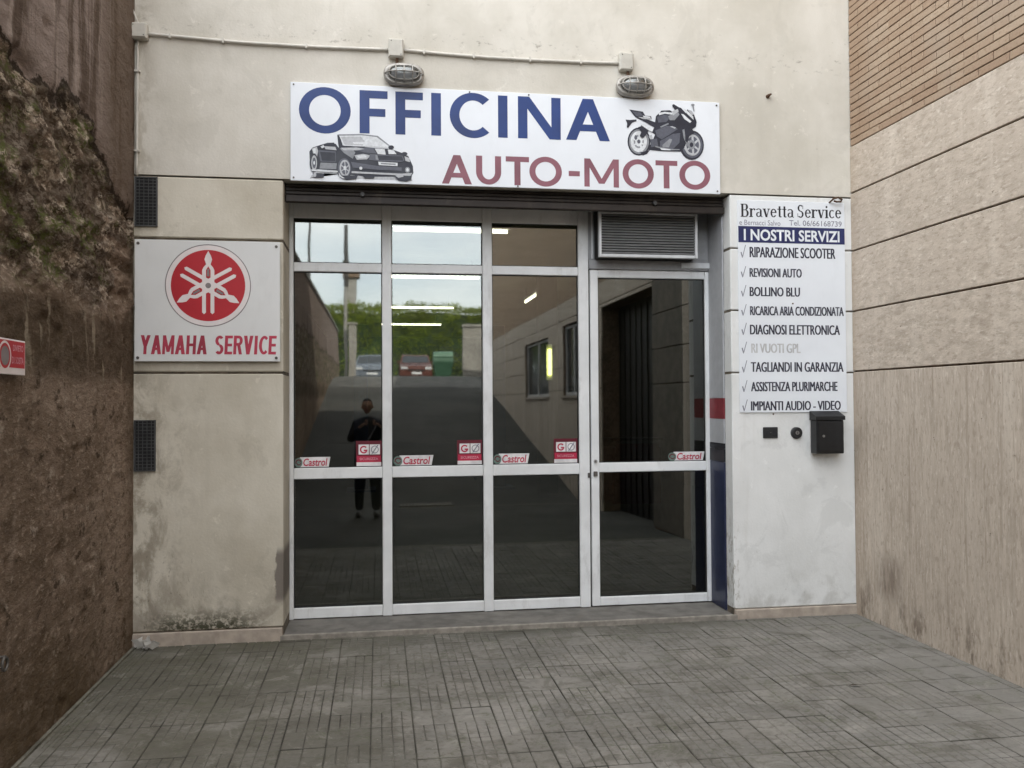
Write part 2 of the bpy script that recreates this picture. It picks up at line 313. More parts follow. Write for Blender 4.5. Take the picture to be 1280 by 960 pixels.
def glassmat(name, tint, refl, rough=0.0):
    g = bpy.data.materials.new(name); g.use_nodes = True; t = g.node_tree; t.nodes.clear(); MATS[name] = g
    o = t.nodes.new('ShaderNodeOutputMaterial'); tr = t.nodes.new('ShaderNodeBsdfTransparent'); gl = t.nodes.new('ShaderNodeBsdfGlossy')
    tr.inputs[0].default_value = (*tint, 1); gl.inputs['Roughness'].default_value = rough; gl.inputs[0].default_value = (.97, 1, .985, 1)
    fr = t.nodes.new('ShaderNodeFresnel'); fr.inputs[0].default_value = 1.5
    mr = t.nodes.new('ShaderNodeMapRange'); mr.inputs[1].default_value = .04; mr.inputs[2].default_value = 1; mr.inputs[3].default_value = refl; mr.inputs[4].default_value = 1
    if rough < .1:      # float glass is never quite flat
        ge = t.nodes.new('ShaderNodeNewGeometry'); no = t.nodes.new('ShaderNodeTexNoise'); no.inputs['Scale'].default_value = 2.4; no.inputs['Detail'].default_value = 1.5
        bu = t.nodes.new('ShaderNodeBump'); bu.inputs['Strength'].default_value = 1; bu.inputs['Distance'].default_value = .00035
        t.links.new(ge.outputs['Position'], no.inputs['Vector']); t.links.new(no.outputs[0], bu.inputs['Height']); t.links.new(bu.outputs[0], gl.inputs['Normal'])
    t.links.new(fr.outputs[0], mr.inputs[0]); mxs = t.nodes.new('ShaderNodeMixShader')
    t.links.new(mr.outputs[0], mxs.inputs[0]); t.links.new(tr.outputs[0], mxs.inputs[1]); t.links.new(gl.outputs[0], mxs.inputs[2]); t.links.new(mxs.outputs[0], o.inputs[0])
    return g
glassmat('shop_glass', (.50, .52, .49), .135, .02); glassmat('lamp_glass', (.5, .5, .5), .15, .25)
def emis(name, col, s):
    g = bpy.data.materials.new(name); g.use_nodes = True; t = g.node_tree; t.nodes.clear(); MATS[name] = g
    o = t.nodes.new('ShaderNodeOutputMaterial'); e = t.nodes.new('ShaderNodeEmission'); e.inputs[0].default_value = (*col, 1); e.inputs[1].default_value = s
    t.links.new(e.outputs[0], o.inputs[0])
emis('tube_glow', (1, .95, .74), 4); emis('tube_yellow', (.95, .95, .25), 4)

# ------------------------------------------------------------------ building blocks
def tag(o, label=None, cat=None, group=None, kind=None):
    if label: o['label'] = label
    if cat: o['category'] = cat
    if group: o['group'] = group
    if kind: o['kind'] = kind
    return o
def thing(name, label=None, cat=None, loc=(0, 0, 0), group=None, kind=None):
    o = bpy.data.objects.new(name, None); C.objects.link(o); o.location = loc; o.empty_display_size = .1
    bpy.context.view_layer.update(); return tag(o, label, cat, group, kind)
def wloc(o):
    v = Vector((0, 0, 0))
    while o: v += o.location; o = o.parent
    return v
class MB:
    """collects faces in world coordinates; build() links them as ONE mesh object, parented in place"""
    def __init__(s): s.v = []; s.f = []; s.mi = []; s.cm = 0
    def add(s, vs, fs):
        k = len(s.v); s.v += [tuple(v) for v in vs]; s.f += [tuple(i+k for i in f) for f in fs]; s.mi += [s.cm]*len(fs); return s
    def box(s, x0, x1, y0, y1, z0, z1, bv=0):
        if bv:
            b = bv; xs, ys, zs = (x0, x1), (y0, y1), (z0, z1); vs = []; idx = {}
            for i in (0, 1):
                for j in (0, 1):
                    for k in (0, 1):
                        sx, sy, sz = (1-2*i)*b, (1-2*j)*b, (1-2*k)*b
                        for a, d in (('x', (0, sy, sz)), ('y', (sx, 0, sz)), ('z', (sx, sy, 0))):
                            idx[i, j, k, a] = len(vs); vs.append((xs[i]+d[0], ys[j]+d[1], zs[k]+d[2]))
            F = []
            for q, a in enumerate('xyz'):
                for i in (0, 1):
                    r = []
                    for u, w_ in ((0, 0), (1, 0), (1, 1), (0, 1)):
                        c = [u, w_]; c.insert(q, i); r.append(idx[(*c, a)])
                    if (i == 0) != (q == 1): r.reverse()
                    F.append(tuple(r))
            def e(c1, c2, a1, a2):
                F.append((idx[(*c1, a1)], idx[(*c1, a2)], idx[(*c2, a2)], idx[(*c2, a1)]))
            for u in (0, 1):
                for w_ in (0, 1):
                    e((0, u, w_), (1, u, w_), 'y', 'z'); e((u, 0, w_), (u, 1, w_), 'x', 'z'); e((u, w_, 0), (u, w_, 1), 'x', 'y')
                    for k in (0, 1): F.append((idx[u, w_, k, 'x'], idx[u, w_, k, 'y'], idx[u, w_, k, 'z']))
            return s.add(vs, F)
        return s.add([(x0, y0, z0), (x1, y0, z0), (x1, y1, z0), (x0, y1, z0), (x0, y0, z1), (x1, y0, z1), (x1, y1, z1), (x0, y1, z1)],
                     [(0, 3, 2, 1), (4, 5, 6, 7), (0, 1, 5, 4), (1, 2, 6, 5), (2, 3, 7, 6), (3, 0, 4, 7)])
    def tube(s, pts, r, n=8, cap=True):
        pts = [Vector(p) for p in pts]; rs = r if isinstance(r, (list, tuple)) else [r]*len(pts); rings = []; prev = None
        for i, p in enumerate(pts):
            d = (pts[min(i+1, len(pts)-1)]-pts[max(i-1, 0)]).normalized()
            a = Vector((0, 0, 1)) if abs(d.z) < .9 else Vector((1, 0, 0))
            if prev is not None: a = prev
            u = d.cross(a).normalized(); v = u.cross(d).normalized(); prev = v
            rings.append([p + rs[i]*(math.cos(2*math.pi*k/n)*u + math.sin(2*math.pi*k/n)*v) for k in range(n)])
        vs = [q for r_ in rings for q in r_]; F = []
        for i in range(len(rings)-1):
            for k in range(n): F.append((i*n+k, i*n+(k+1) % n, (i+1)*n+(k+1) % n, (i+1)*n+k))
        if cap: F += [tuple(range(n))[::-1], tuple((len(rings)-1)*n+k for k in range(n))]
        return s.add(vs, F)
    def poly(s, pts, y):          # flat outline in the x-z plane
        return s.add([(p[0], y, p[1]) for p in pts], [tuple(range(len(pts)))])
    def strip(s, a, b, y):        # quads between two polylines in the x-z plane
        n = len(a); return s.add([(p[0], y, p[1]) for p in a]+[(p[0], y, p[1]) for p in b], [(i, i+1, n+i+1, n+i) for i in range(n-1)])
    def ring(s, cx, cz, rx, rz, tx, tz, y, a0=0, a1=360, n=48):
        A = [rad(a0+(a1-a0)*i/n) for i in range(n+1)]
        return s.strip([(cx+rx*math.cos(a), cz+rz*math.sin(a)) for a in A], [(cx+(rx-tx)*math.cos(a), cz+(rz-tz)*math.sin(a)) for a in A], y)
    def build(s, name, mat, parent=None, smooth=False, mesh=None):
        me = bpy.data.meshes.new(name)
        off = wloc(parent)
        me.from_pydata([tuple(Vector(v)-off) for v in s.v] if parent else s.v, [], s.f)
        for mm in (mat if isinstance(mat, (list, tuple)) else [mat]): me.materials.append(MATS[mm])
        if isinstance(mat, (list, tuple)): me.polygons.foreach_set('material_index', s.mi)
        if smooth: me.polygons.foreach_set('use_smooth', [True]*len(me.polygons))
        me.update()
        bm = bmesh.new(); bm.from_mesh(me); bmesh.ops.recalc_face_normals(bm, faces=bm.faces); bm.to_mesh(me); bm.free()
        o = bpy.data.objects.new(name, me); C.objects.link(o)
        if parent: o.parent = parent
        return o
def kid(name, mesh, parent, loc, rot=(0, 0, 0), scale=(1, 1, 1)):
    """a part sharing its mesh; loc in world coordinates"""
    o = bpy.data.objects.new(name, mesh); C.objects.link(o); o.parent = parent
    o.location = Vector(loc)-wloc(parent); o.rotation_euler = rot; o.scale = scale; return o
def meshof(mb, name, mat):
    o = mb.build(name, mat); me = o.data; bpy.data.objects.remove(o); return me

# ================================================================== SETTING
def gz(y):
    if -27 < y < -3.2: return sum(gz0(y+k*.5) for k in (-1, 0, 1))/3
    return gz0(y)
def gz0(y):
    P = [(40, -.014), (-2.7, -.014), (-5, -.10), (-7.8, -.20), (-8.4, -.12), (-10, .19), (-15.5, 1.14), (-21, 2.10), (-23.5, 2.42), (-27, 2.55), (-40, 2.62), (-300, 2.7)]
    for (a, za), (b_, zb) in zip(P, P[1:]):
        if a >= y >= b_: return za+(zb-za)*(a-y)/(a-b_)
    return P[-1][1]
ys = [40, 0]+[-2.7-.45*k for k in range(56)]+[-29, -40, -80, -300]
g = MB(); xs = [-200, -1.55, .9, 3.43, 200]
vs = [(x, y, gz(y)) for y in ys for x in xs]; nx = len(xs)
g.add(vs, [(j*nx+i, j*nx+i+1, (j+1)*nx+i+1, (j+1)*nx+i) for j in range(len(ys)-1) for i in range(nx-1)])
tag(g.build('ground', 'yard_concrete', smooth=True), kind='structure')
# street at the top of the ramp
g = MB(); g.add([(-60, -30, gz(-30)+.006), (60, -30, gz(-30)+.006), (60, -41, gz(-41)+.006), (-60, -41, gz(-41)+.006)], [(0, 1, 2, 3)])
tag(g.build('road', 'yard_concrete'), kind='structure')
g = MB(); yy_ = [-20.5-.5*k for k in range(20)]; g.add([(x, y, gz(y)+.004) for y in yy_ for x in (-1.54, 3.43)], [(2*i, 2*i+1, 2*i+3, 2*i+2) for i in range(19)])  # upper ramp coloured lighter for the open sky beyond the building's shade
tag(g.build('driveway', 'skylit_asphalt', smooth=True), kind='structure')
# pale joint strips across the yard
strips = thing('driveway_joint', kind='structure')
for y0, y1 in ((-2.82, -2.72), (-7.62, -7.55)):
    g = MB(); g.add([(-1.5, y1, gz(y1)+.005), (3.4, y1, gz(y1)+.005), (3.4, y0, gz(y0)+.005), (-1.5, y0, gz(y0)+.005)], [(0, 1, 2, 3)]); g.build('joint_strip', 'concrete_strip', strips)

# --- paving of grooved 20 cm cement tiles
paving = thing('paving', kind='structure')
g = MB(); g.add([(-1.55, 0, -.008), (3.43, 0, -.008), (3.43, -2.70, -.008), (-1.55, -2.70, -.008)], [(0, 1, 2, 3)]); g.build('paving_bed', 'joint_dirt', paving)
def pad_mesh(nx_, ny_, name, gap=.0062):
    mbb = MB(); h = .0986; mbb.cm = 1
    mbb.add([(-h, -h, -.0028), (h, -h, -.0028), (h, h, -.0028), (-h, h, -.0028)], [(0, 1, 2, 3)])
    mbb.add([(-h, -h, -.010), (h, -h, -.010), (h, h, -.010), (-h, h, -.010), (-h, -h, -.0035), (h, -h, -.0035), (h, h, -.0035), (-h, h, -.0035)], [(0, 1, 5, 4), (1, 2, 6, 5), (2, 3, 7, 6), (3, 0, 4, 7)])
    mbb.cm = 0
    for i in range(nx_):
        for j in range(ny_):
            x0, x1 = -h+2*h*i/nx_, -h+2*h*(i+1)/nx_; y0, y1 = -h+2*h*j/ny_, -h+2*h*(j+1)/ny_; a = gap*.35; c_ = gap*.8
            q = [(x0+a, y0+a), (x1-a, y0+a), (x1-a, y1-a), (x0+a, y1-a)]; t = [(x0+c_, y0+c_), (x1-c_, y0+c_), (x1-c_, y1-c_), (x0+c_, y1-c_)]
            mbb.add([(*p, -.0027) for p in q]+[(*p, 0) for p in t], [(4, 5, 6, 7), (0, 1, 5, 4), (1, 2, 6, 5), (2, 3, 7, 6), (3, 0, 4, 7)])
    return meshof(mbb, name, ['tile_cement', 'groove_dirt'])
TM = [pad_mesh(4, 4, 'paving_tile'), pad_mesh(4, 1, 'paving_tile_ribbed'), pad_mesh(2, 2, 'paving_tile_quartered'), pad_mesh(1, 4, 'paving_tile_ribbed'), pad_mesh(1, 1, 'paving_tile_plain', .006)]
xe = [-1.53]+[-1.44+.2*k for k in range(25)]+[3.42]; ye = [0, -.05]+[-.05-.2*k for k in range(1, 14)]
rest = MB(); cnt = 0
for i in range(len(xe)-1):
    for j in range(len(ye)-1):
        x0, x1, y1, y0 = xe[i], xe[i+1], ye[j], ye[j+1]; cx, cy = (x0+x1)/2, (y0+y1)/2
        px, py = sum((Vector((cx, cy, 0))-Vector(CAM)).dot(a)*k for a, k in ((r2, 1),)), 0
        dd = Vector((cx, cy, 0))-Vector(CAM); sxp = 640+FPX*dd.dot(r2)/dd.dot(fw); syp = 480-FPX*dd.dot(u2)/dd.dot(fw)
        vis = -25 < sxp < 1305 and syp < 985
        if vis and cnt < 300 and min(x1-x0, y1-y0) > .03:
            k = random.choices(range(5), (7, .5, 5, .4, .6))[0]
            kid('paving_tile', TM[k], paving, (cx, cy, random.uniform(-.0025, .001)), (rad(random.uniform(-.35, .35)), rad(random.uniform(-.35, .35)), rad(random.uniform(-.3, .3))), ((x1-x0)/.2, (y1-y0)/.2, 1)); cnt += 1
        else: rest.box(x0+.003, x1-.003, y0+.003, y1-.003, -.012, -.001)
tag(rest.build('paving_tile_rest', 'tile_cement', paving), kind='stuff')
g = MB(); g.box(-1.545, -1.528, -2.7, -.0, -.01, .012); g.build('edge_strip', 'concrete_strip', paving)

# --- drain across the low point
dg = thing('drain_grate', 'iron drain grate set in the yard behind the photographer', 'drain grate', (.8, -7.75, -.19))
for k in range(16): MB().box(.36+k*.055, .385+k*.055, -7.98, -7.72, gz(-7.8)-.02, gz(-7.8)+.022).build('grate_bar', 'concrete_pale', dg)
MB().box(.34, 1.24, -8.0, -7.98, gz(-7.8)-.02, gz(-7.8)+.025).build('grate_frame', 'concrete_pale', dg)
MB().box(.34, 1.24, -7.72, -7.70, gz(-7.8)-.02, gz(-7.8)+.025).build('grate_frame', 'concrete_pale', dg)

# ================================================================== WORKSHOP BUILDING
XL, XR, OL, OR, ZT = -1.55, 3.42, -.62, 2.49, 3.03
bd = thing('workshop_building', 'cream plastered workshop front with a wide glazed opening between two pillars', 'building', (0, 0, 0))
# upper wall, carried up out of view to shade the yard
MB().box(-8, 12, 0, .46, ZT+.004, 15).build('upper_wall', 'wall_plaster', bd)
# pillars: a core set back 12 mm, panels in front with open joints
MB().box(-8, OL-.002, .014, .46, -.02, ZT-.002).build('pillar_core', 'groove_shade', bd)
MB().box(OR+.002, 12, .014, .46, -.02, ZT-.002).build('pillar_core', 'groove_shade', bd)
for z0, z1 in ((.088, 1.742), (1.756, 2.612), (2.628, 3.022)):
    MB().box(XL-.3, OL, 0, .40, z0, z1, .007).build('wall_panel', 'pillar_plaster', bd)
for z0, z1 in ((.070, 1.742), (1.752, 2.188), (2.198, 2.634), (2.644, 3.022)):
    MB().box(OR, XR+.3, 0, .13, z0, z1, .006).build('wall_panel', 'white_plaster', bd)
MB().box(XL-.2, OL-.006, -.014, .10, -.012, .082, .004).build('skirting', 'skirting_stone', bd)
MB().box(OR+.006, XR+.2, -.014, .10, -.012, .066, .004).build('skirting', 'skirting_stone', bd)
MB().box(OL+.001, OR-.001, .012, .60, -.012, .028).build('threshold', 'threshold_stone', bd)
MB().box(OL-.02, OR+.02, -.016, .010, -.012, .033, .003).build('threshold_nosing', 'threshold_edge', bd)
# unseen storeys, made tall to shade the yard; side blocks round the workshop hall
MB().box(-8, 12, .462, 28, 4.0, 15).build('shading_storeys', 'wall_plaster', bd)
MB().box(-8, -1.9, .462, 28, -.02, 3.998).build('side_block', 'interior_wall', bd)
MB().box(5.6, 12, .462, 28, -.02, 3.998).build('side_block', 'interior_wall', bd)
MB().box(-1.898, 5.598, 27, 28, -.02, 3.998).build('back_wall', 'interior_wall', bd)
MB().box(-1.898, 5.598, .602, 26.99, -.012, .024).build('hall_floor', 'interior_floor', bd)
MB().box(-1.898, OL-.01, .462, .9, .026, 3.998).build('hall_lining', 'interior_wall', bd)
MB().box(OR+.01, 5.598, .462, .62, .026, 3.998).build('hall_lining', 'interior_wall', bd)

# interior things
def tubelamp(x0, x1, y0, y1, z, lab, mat='tube_glow'):
    t = thing('fluorescent_lamp', lab, 'ceiling lamp', ((x0+x1)/2, (y0+y1)/2, z+.1), 'fluorescent lamps in the workshop hall')
    ax = abs(x1-x0) > abs(y1-y0)
    if ax: MB().box(x0-.04, x1+.04, y0-.045, y0+.045, z+.03, z+.09).build('lamp_body', 'white_frame', t); MB().tube([(x0, y0, z), (x1, y0, z)], .022, 8).build('tube', mat, t)
    else: MB().box(x0-.045, x0+.045, min(y0, y1)-.04, max(y0, y1)+.04, z+.03, z+.09).build('lamp_body', 'white_frame', t); MB().tube([(x0, y0, z), (x0, y1, z)], .022, 8).build('tube', mat, t)
    for e_ in (0, 1):
        xx, yy = (x0+.12+(x1-x0-.24)*e_, y0) if ax else (x0, y0+.12*(1 if y1 > y0 else -1)+(y1-y0)*.84*e_)
        MB().box(xx-.008, xx+.008, yy-.008, yy+.008, z+.09, 3.99).build('hanger', 'pole_dark', t)
tubelamp(.19, 1.62, 4.95, 4.95, 3.70, 'fluorescent lamp nearest the glass, glowing under the hall ceiling across the second and third panes')
tubelamp(.10, 1.73, 9.05, 9.05, 3.70, 'fluorescent lamp second from the glass, just below the transom of the second pane')
tubelamp(.10, 1.70, 13.9, 13.9, 3.70, 'fluorescent lamp third from the glass, over the reflected hedge')
tubelamp(.10, 1.72, 18.2, 18.2, 3.70, 'shortest looking, farthest fluorescent lamp seen through the second pane')
tubelamp(3.15, 3.15, 12.6, 10.7, 3.70, 'slanting fluorescent lamp seen through the third pane, running away from the glass')
t = thing('wall_lamp', 'upright yellow glowing tube lamp seen through the third pane', 'wall lamp', (2.75, 8, 2.2))
MB().tube([(2.75, 7.95, 1.98), (2.75, 7.95, 2.40)], .03, 10).build('tube', 'tube_yellow', t)
MB().box(2.70, 2.80, 7.98, 8.03, 1.9, 2.48).build('lamp_body', 'white_frame', t)
MB().box(2.6, 2.9, 8.04, 8.3, .025, 3.7).build('hall_column', 'interior_wall', bd)
# a two-post lift and a cabinet, dim behind the glass
lf = thing('car_lift', 'dim blue two post car lift standing in the dark workshop hall', 'car lift', (1.2, 9, .03))
for x in (-.3, 2.1):
    MB().box(x-.12, x+.12, 9.3, 9.5, .026, 2.9, .01).build('post', 'lift_blue', lf); MB().box(x-.25, x+.25, 9.1, 9.75, .026, .06).build('base_plate', 'lift_blue', lf)
    MB().tube([(x, 9.3, .3), (x+(.5 if x < 0 else -.5), 8.6, .28)], .04, 6).build('arm', 'lift_blue', lf)
tcb = thing('tool_cabinet', 'dark red tool cabinet inside the hall behind the glazed door', 'cabinet', (3.6, 6, .03))
MB().box(3.2, 3.9, 5.8, 6.3, .12, .9, .01).build('body', 'tool_red', tcb)
for z in (.2, .4, .6, .8): MB().box(3.24, 3.86, 5.785, 5.80, z, z+.16).build('drawer', 'tool_red', tcb)
MB().box(3.18, 3.92, 5.78, 6.32, 1.0, 1.03).build('top', 'black_plastic', tcb)

# ================================================================== GLAZED FRONT
gf = thing('glazed_front', 'white framed glazed front of three tall fixed bays beside the door', 'glass front', (.5, .42, .03))
FY0, FY1 = .40, .46
def bar(x0, x1, z0, z1, name, par=None, y0=FY0, y1=FY1, mat='white_frame'): return MB().box(x0, x1, y0, y1, z0, z1, .004).build(name, mat, par or gf)
for x0, x1, z1 in ((-.622, -.592, 2.99), (.027, .095, 2.99), (.753, .823, 2.99), (1.468, 1.546, 2.99)): bar(x0, x1, .030, z1, 'stile')
bays = ((-.591, .026), (.096, .752), (.824, 1.467))
for x0, x1 in bays:
    bar(x0, x1, .034, .108, 'rail', y0=.403); bar(x0, x1, 1.012, 1.090, 'rail', y0=.403)
    bar(x0, x1, 2.482, 2.546, 'rail', y0=.403); bar(x0, x1, 2.862, 2.99, 'rail', y0=.403)
    for z0, z1 in ((.109, 1.011), (1.091, 2.481), (2.547, 2.861)):
        q = MB().box(x0+.001, x1-.001, .428, .434, z0, z1).build('pane', 'shop_glass', gf)
        for a in ((x0, x0+.004, z0, z1), (x1-.004, x1, z0, z1)): pass
        gb = MB(); gb.box(x0, x0+.005, .418, .427, z0, z1).box(x1-.005, x1, .418, .427, z0, z1).box(x0+.005, x1-.005, .418, .427, z0, z0+.005).box(x0+.005, x1-.005, .418, .427, z1-.005, z1)
        gb.build('gasket', 'gasket', q)
bar(1.5475, 2.489, 2.533, 2.602, 'rail', y0=.385, mat='panel_grey')  # belongs to the white frame; its shade is put into the grey
MB().box(1.548, 1.60, .405, .455, 2.603, 2.99).build('panel', 'panel_grey', gf)
MB().box(2.36, 2.489, .405, .455, 2.603, 2.99).build('panel', 'panel_grey', gf)
MB().box(1.601, 2.359, .43, .455, 2.603, 2.99).build('panel', 'dark_void', gf)
MB().tube([(1.575, .395, 2.61), (1.575, .395, 2.97)], .009, 6).build('cable_duct', 'louvre_frame', gf)
MB().box(2.26, 2.487, .372, .384, 2.548, 2.590, .003).build('closer_rail', 'louvre_frame', gf)
# the door leaf
dr = thing('glazed_door', 'white framed glazed door leaf with mid rail, right of the fixed bays', 'door', (1.56, .42, .03))
bar(1.558, 1.618, .036, 2.530, 'stile', dr); bar(2.452, 2.485, .036, 2.530, 'stile', dr)
for z0, z1 in ((.036, .100), (1.022, 1.092), (2.472, 2.530)): bar(1.619, 2.451, z0, z1, 'rail', dr, y0=.403)
for z0, z1 in ((.101, 1.021), (1.093, 2.471)):
    q = MB().box(1.6195, 2.4505, .428, .434, z0, z1).build('pane', 'shop_glass', dr)
    gb = MB(); gb.box(1.619, 1.624, .418, .427, z0, z1).box(2.446, 2.451, .418, .427, z0, z1).box(1.624, 2.446, .418, .427, z0, z0+.005).box(1.624, 2.446, .418, .427, z1-.005, z1); gb.build('gasket', 'gasket', q)
lk = MB().tube([(1.588, .400, 1.105), (1.588, .390, 1.105)], .013, 12).build('lock', 'lock_metal', dr)
MB().box(1.586, 1.590, .3885, .3895, 1.099, 1.111).build('keyhole', 'ink_black', lk)
MB().box(1.572, 1.602, .388, .402, .995, 1.03, .003).build('latch', 'screw_metal', dr)
MB().box(1.5465, 1.5575, .425, .455, .03, 2.532).build('door_gap', 'gasket', gf)
MB().box(1.528, 1.545, .386, .399, .985, 1.02, .003).build('latch_keep', 'screw_metal', gf)

# ventilation unit over the door
vu = thing('ventilation_louvre', 'grey slatted ventilation unit boxed in above the glazed door', 'vent', (1.96, .3, 2.6))
MB().box(1.595, 2.330, .262, .42, 2.604, 2.990).build('casing', 'dark_void', vu)
for x0, x1, z0, z1 in ((1.588, 1.606, 2.600, 2.936), (2.318, 2.337, 2.600, 2.936), (1.607, 2.317, 2.600, 2.622), (1.607, 2.317, 2.918, 2.936)):
    MB().box(x0, x1, .235, .275, z0, z1, .002).build('frame', 'louvre_frame', vu)
sl = MB(); sl.add([(-.355, 0, 0), (.355, 0, 0), (.355, .018, .014), (-.355, .018, .014), (-.355, -.001, .003), (.355, -.001, .003), (.355, .017, .017), (-.355, .017, .017)], [(0, 1, 2, 3), (4, 5, 6, 7), (0, 1, 5, 4), (2, 3, 7, 6), (0, 3, 7, 4), (1, 2, 6, 5)])
slm = meshof(sl, 'slat', 'louvre_grey')
for k in range(15): kid('slat', slm, vu, (1.962, .241, 2.627+k*.0195))

# roller shutter, rolled up under the lintel
rs = thing('roller_shutter', 'dark brown roller shutter rolled up under the lintel behind the sign', 'shutter', (.93, .12, 2.95))
for k in range(3):
    z = 2.957+k*.025
    MB().box(OL+.004, OR-.004, .10+.004*k, .118+.004*k, z, z+.0225, .004).build('slat', 'shutter_brown', rs)
MB().box(OL+.004, OR-.004, .088, .13, 2.902, 2.954, .006).build('bottom_rail', 'shutter_brown', rs)
for x in (-.104, 1.956):
    MB().tube([(x, .088, 2.963), (x, .060, 2.963)], [.019, .015], 12).build('stop_knob', 'grille_metal', rs)
MB().box(OL+.003, OR-.003, .14, .384, 2.992, 3.026).build('shutter_housing', 'shutter_brown', rs)

# painted jamb on the right, with coloured bands
jb = thing('painted_jamb', 'grey jamb panel with a red band and blue foot beside the door', 'jamb', (2.47, .26, .03))
for z0, z1, mt in ((.034, 1.100, 'jamb_blue'), (1.102, 1.196, 'jamb_black'), (1.198, 1.236, 'jamb_black'), (1.238, 1.414, 'jamb_grey'), (1.416, 1.566, 'jamb_red'), (1.568, 2.985, 'jamb_grey')):
    MB().box(OR-.012 if mt == 'jamb_black' else OR-.010, OR+.001, .131, .399, z0, z1).build('band', mt, jb)
MB().box(OR, OR+.1, .131, .46, .03, 3.02).build('jamb_back', 'jamb_grey', jb)

# ================================================================== LETTERING
def glyph(ch, x0, x1, z0, z1, y, t, mb, sl=0.0, hz=.86):
    """capital letter as flat outline pieces filling the box x0..x1, z0..z1; t is the stem width, sl its slant"""
    W_, H_ = x1-x0, z1-z0; th = t*hz; k = [0]
    def Y(): k[0] += 1; return y-.00012*k[0]
    sh = lambda x, z: (x+(z-z0)*sl, z)
    B = lambda a, b, c, d: mb.poly([sh(a, c), sh(b, c), sh(b, d), sh(a, d)], Y())
    D = lambda xa, za, xb, zb, w_=t: mb.poly([sh(xa-w_/2, za), sh(xa+w_/2, za), sh(xb+w_/2, zb), sh(xb-w_/2, zb)], Y())
    def Rg(cx, cz, rx, rz, a0=0, a1=360, n=40, tx=t, tz=None):
        tz = th if tz is None else tz; A = [rad(a0+(a1-a0)*i/n) for i in range(n+1)]
        mb.strip([sh(cx+rx*math.cos(a), cz+rz*math.sin(a)) for a in A], [sh(cx+(rx-tx)*math.cos(a), cz+(rz-tz)*math.sin(a)) for a in A], Y())
    xm, zm = (x0+x1)/2, (z0+z1)/2
    if ch in 'O0': Rg(xm, zm, W_/2, H_/2)
    elif ch == 'I': B(xm-t/2, xm+t/2, z0, z1)
    elif ch == 'F': B(x0, x0+t, z0, z1); B(x0+t, x1, z1-th, z1); B(x0+t, x1-.08*W_, zm-.1*H_, zm-.1*H_+th)
    elif ch == 'E': B(x0, x0+t, z0, z1); B(x0+t, x1, z1-th, z1); B(x0+t, x1-.06*W_, zm-th/2, zm+th/2); B(x0+t, x1, z0, z0+th)
    elif ch == 'L': B(x0, x0+t, z0, z1); B(x0+t, x1, z0, z0+th)
    elif ch == 'C': Rg(x0+W_*.60, zm, W_*.60, H_/2, 47, 313, 34); B(x0+W_*.98-t*.25, x1, z1-.5*th-.11*H_, z1-.12*th-.02*H_) if False else None
    elif ch == 'N': B(x0, x0+t, z0, z1); B(x1-t, x1, z0, z1); D(x0+t*.62, z1, x1-t*.62, z0, t*1.15)
    elif ch == 'A': D(x0+t*.56, z0, xm, z1, t*1.12); D(x1-t*.56, z0, xm, z1, t*1.12); B(x0+W_*.24, x1-W_*.24, z0+.22*H_, z0+.22*H_+th*.9)
    elif ch == 'U':
        r_ = W_*.5; zz = z0+min(r_, H_*.45); B(x0, x0+t, zz, z1); B(x1-t, x1, zz, z1); Rg(xm, zz, W_/2, zz-z0, 180, 360, 24)
    elif ch == 'T': B(x0, x1, z1-th, z1); B(xm-t/2, xm+t/2, z0, z1-th)
    elif ch == 'M': B(x0, x0+t*.9, z0, z1); D(x0+t*.5, z1, xm, z0+.12*H_, t*.95); D(x1-t*.5, z1, xm, z0+.12*H_, t*.95); B(x1-t*.9, x1, z0, z1)
    elif ch == 'H': B(x0, x0+t, z0, z1); B(x1-t, x1, z0, z1); B(x0+t, x1-t, zm-th/2, zm+th/2)
    elif ch == 'Y': D(x0+t*.55, z1, xm, zm-.08*H_, t*1.1); D(x1-t*.55, z1, xm, zm-.08*H_, t*1.1); B(xm-t/2, xm+t/2, z0, zm)
    elif ch == 'V': D(x0+t*.55, z1, xm, z0, t*1.1); D(x1-t*.55, z1, xm, z0, t*1.1)
    elif ch == 'R': B(x0, x0+t, z0, z1); Rg(x1-W_*.45, z1-.27*H_, W_*.45, .27*H_, -90, 90, 16, t); B(x0+t, x1-W_*.45, z1-th, z1); B(x0+t, x1-W_*.45, z1-.54*H_, z1-.54*H_+th); D(x1-t*.55, z0, x1-W_*.42, z1-.5*H_, t*1.05)
    elif ch == 'S':
        r_ = H_*.27; Rg(xm, z1-r_, W_/2, r_, 35, 270, 20, t, th); Rg(xm, z0+r_, W_/2, r_, -145, 90, 20, t, th)
    elif ch == '-': B(x0, x1, z0+.36*H_, z0+.36*H_+th)

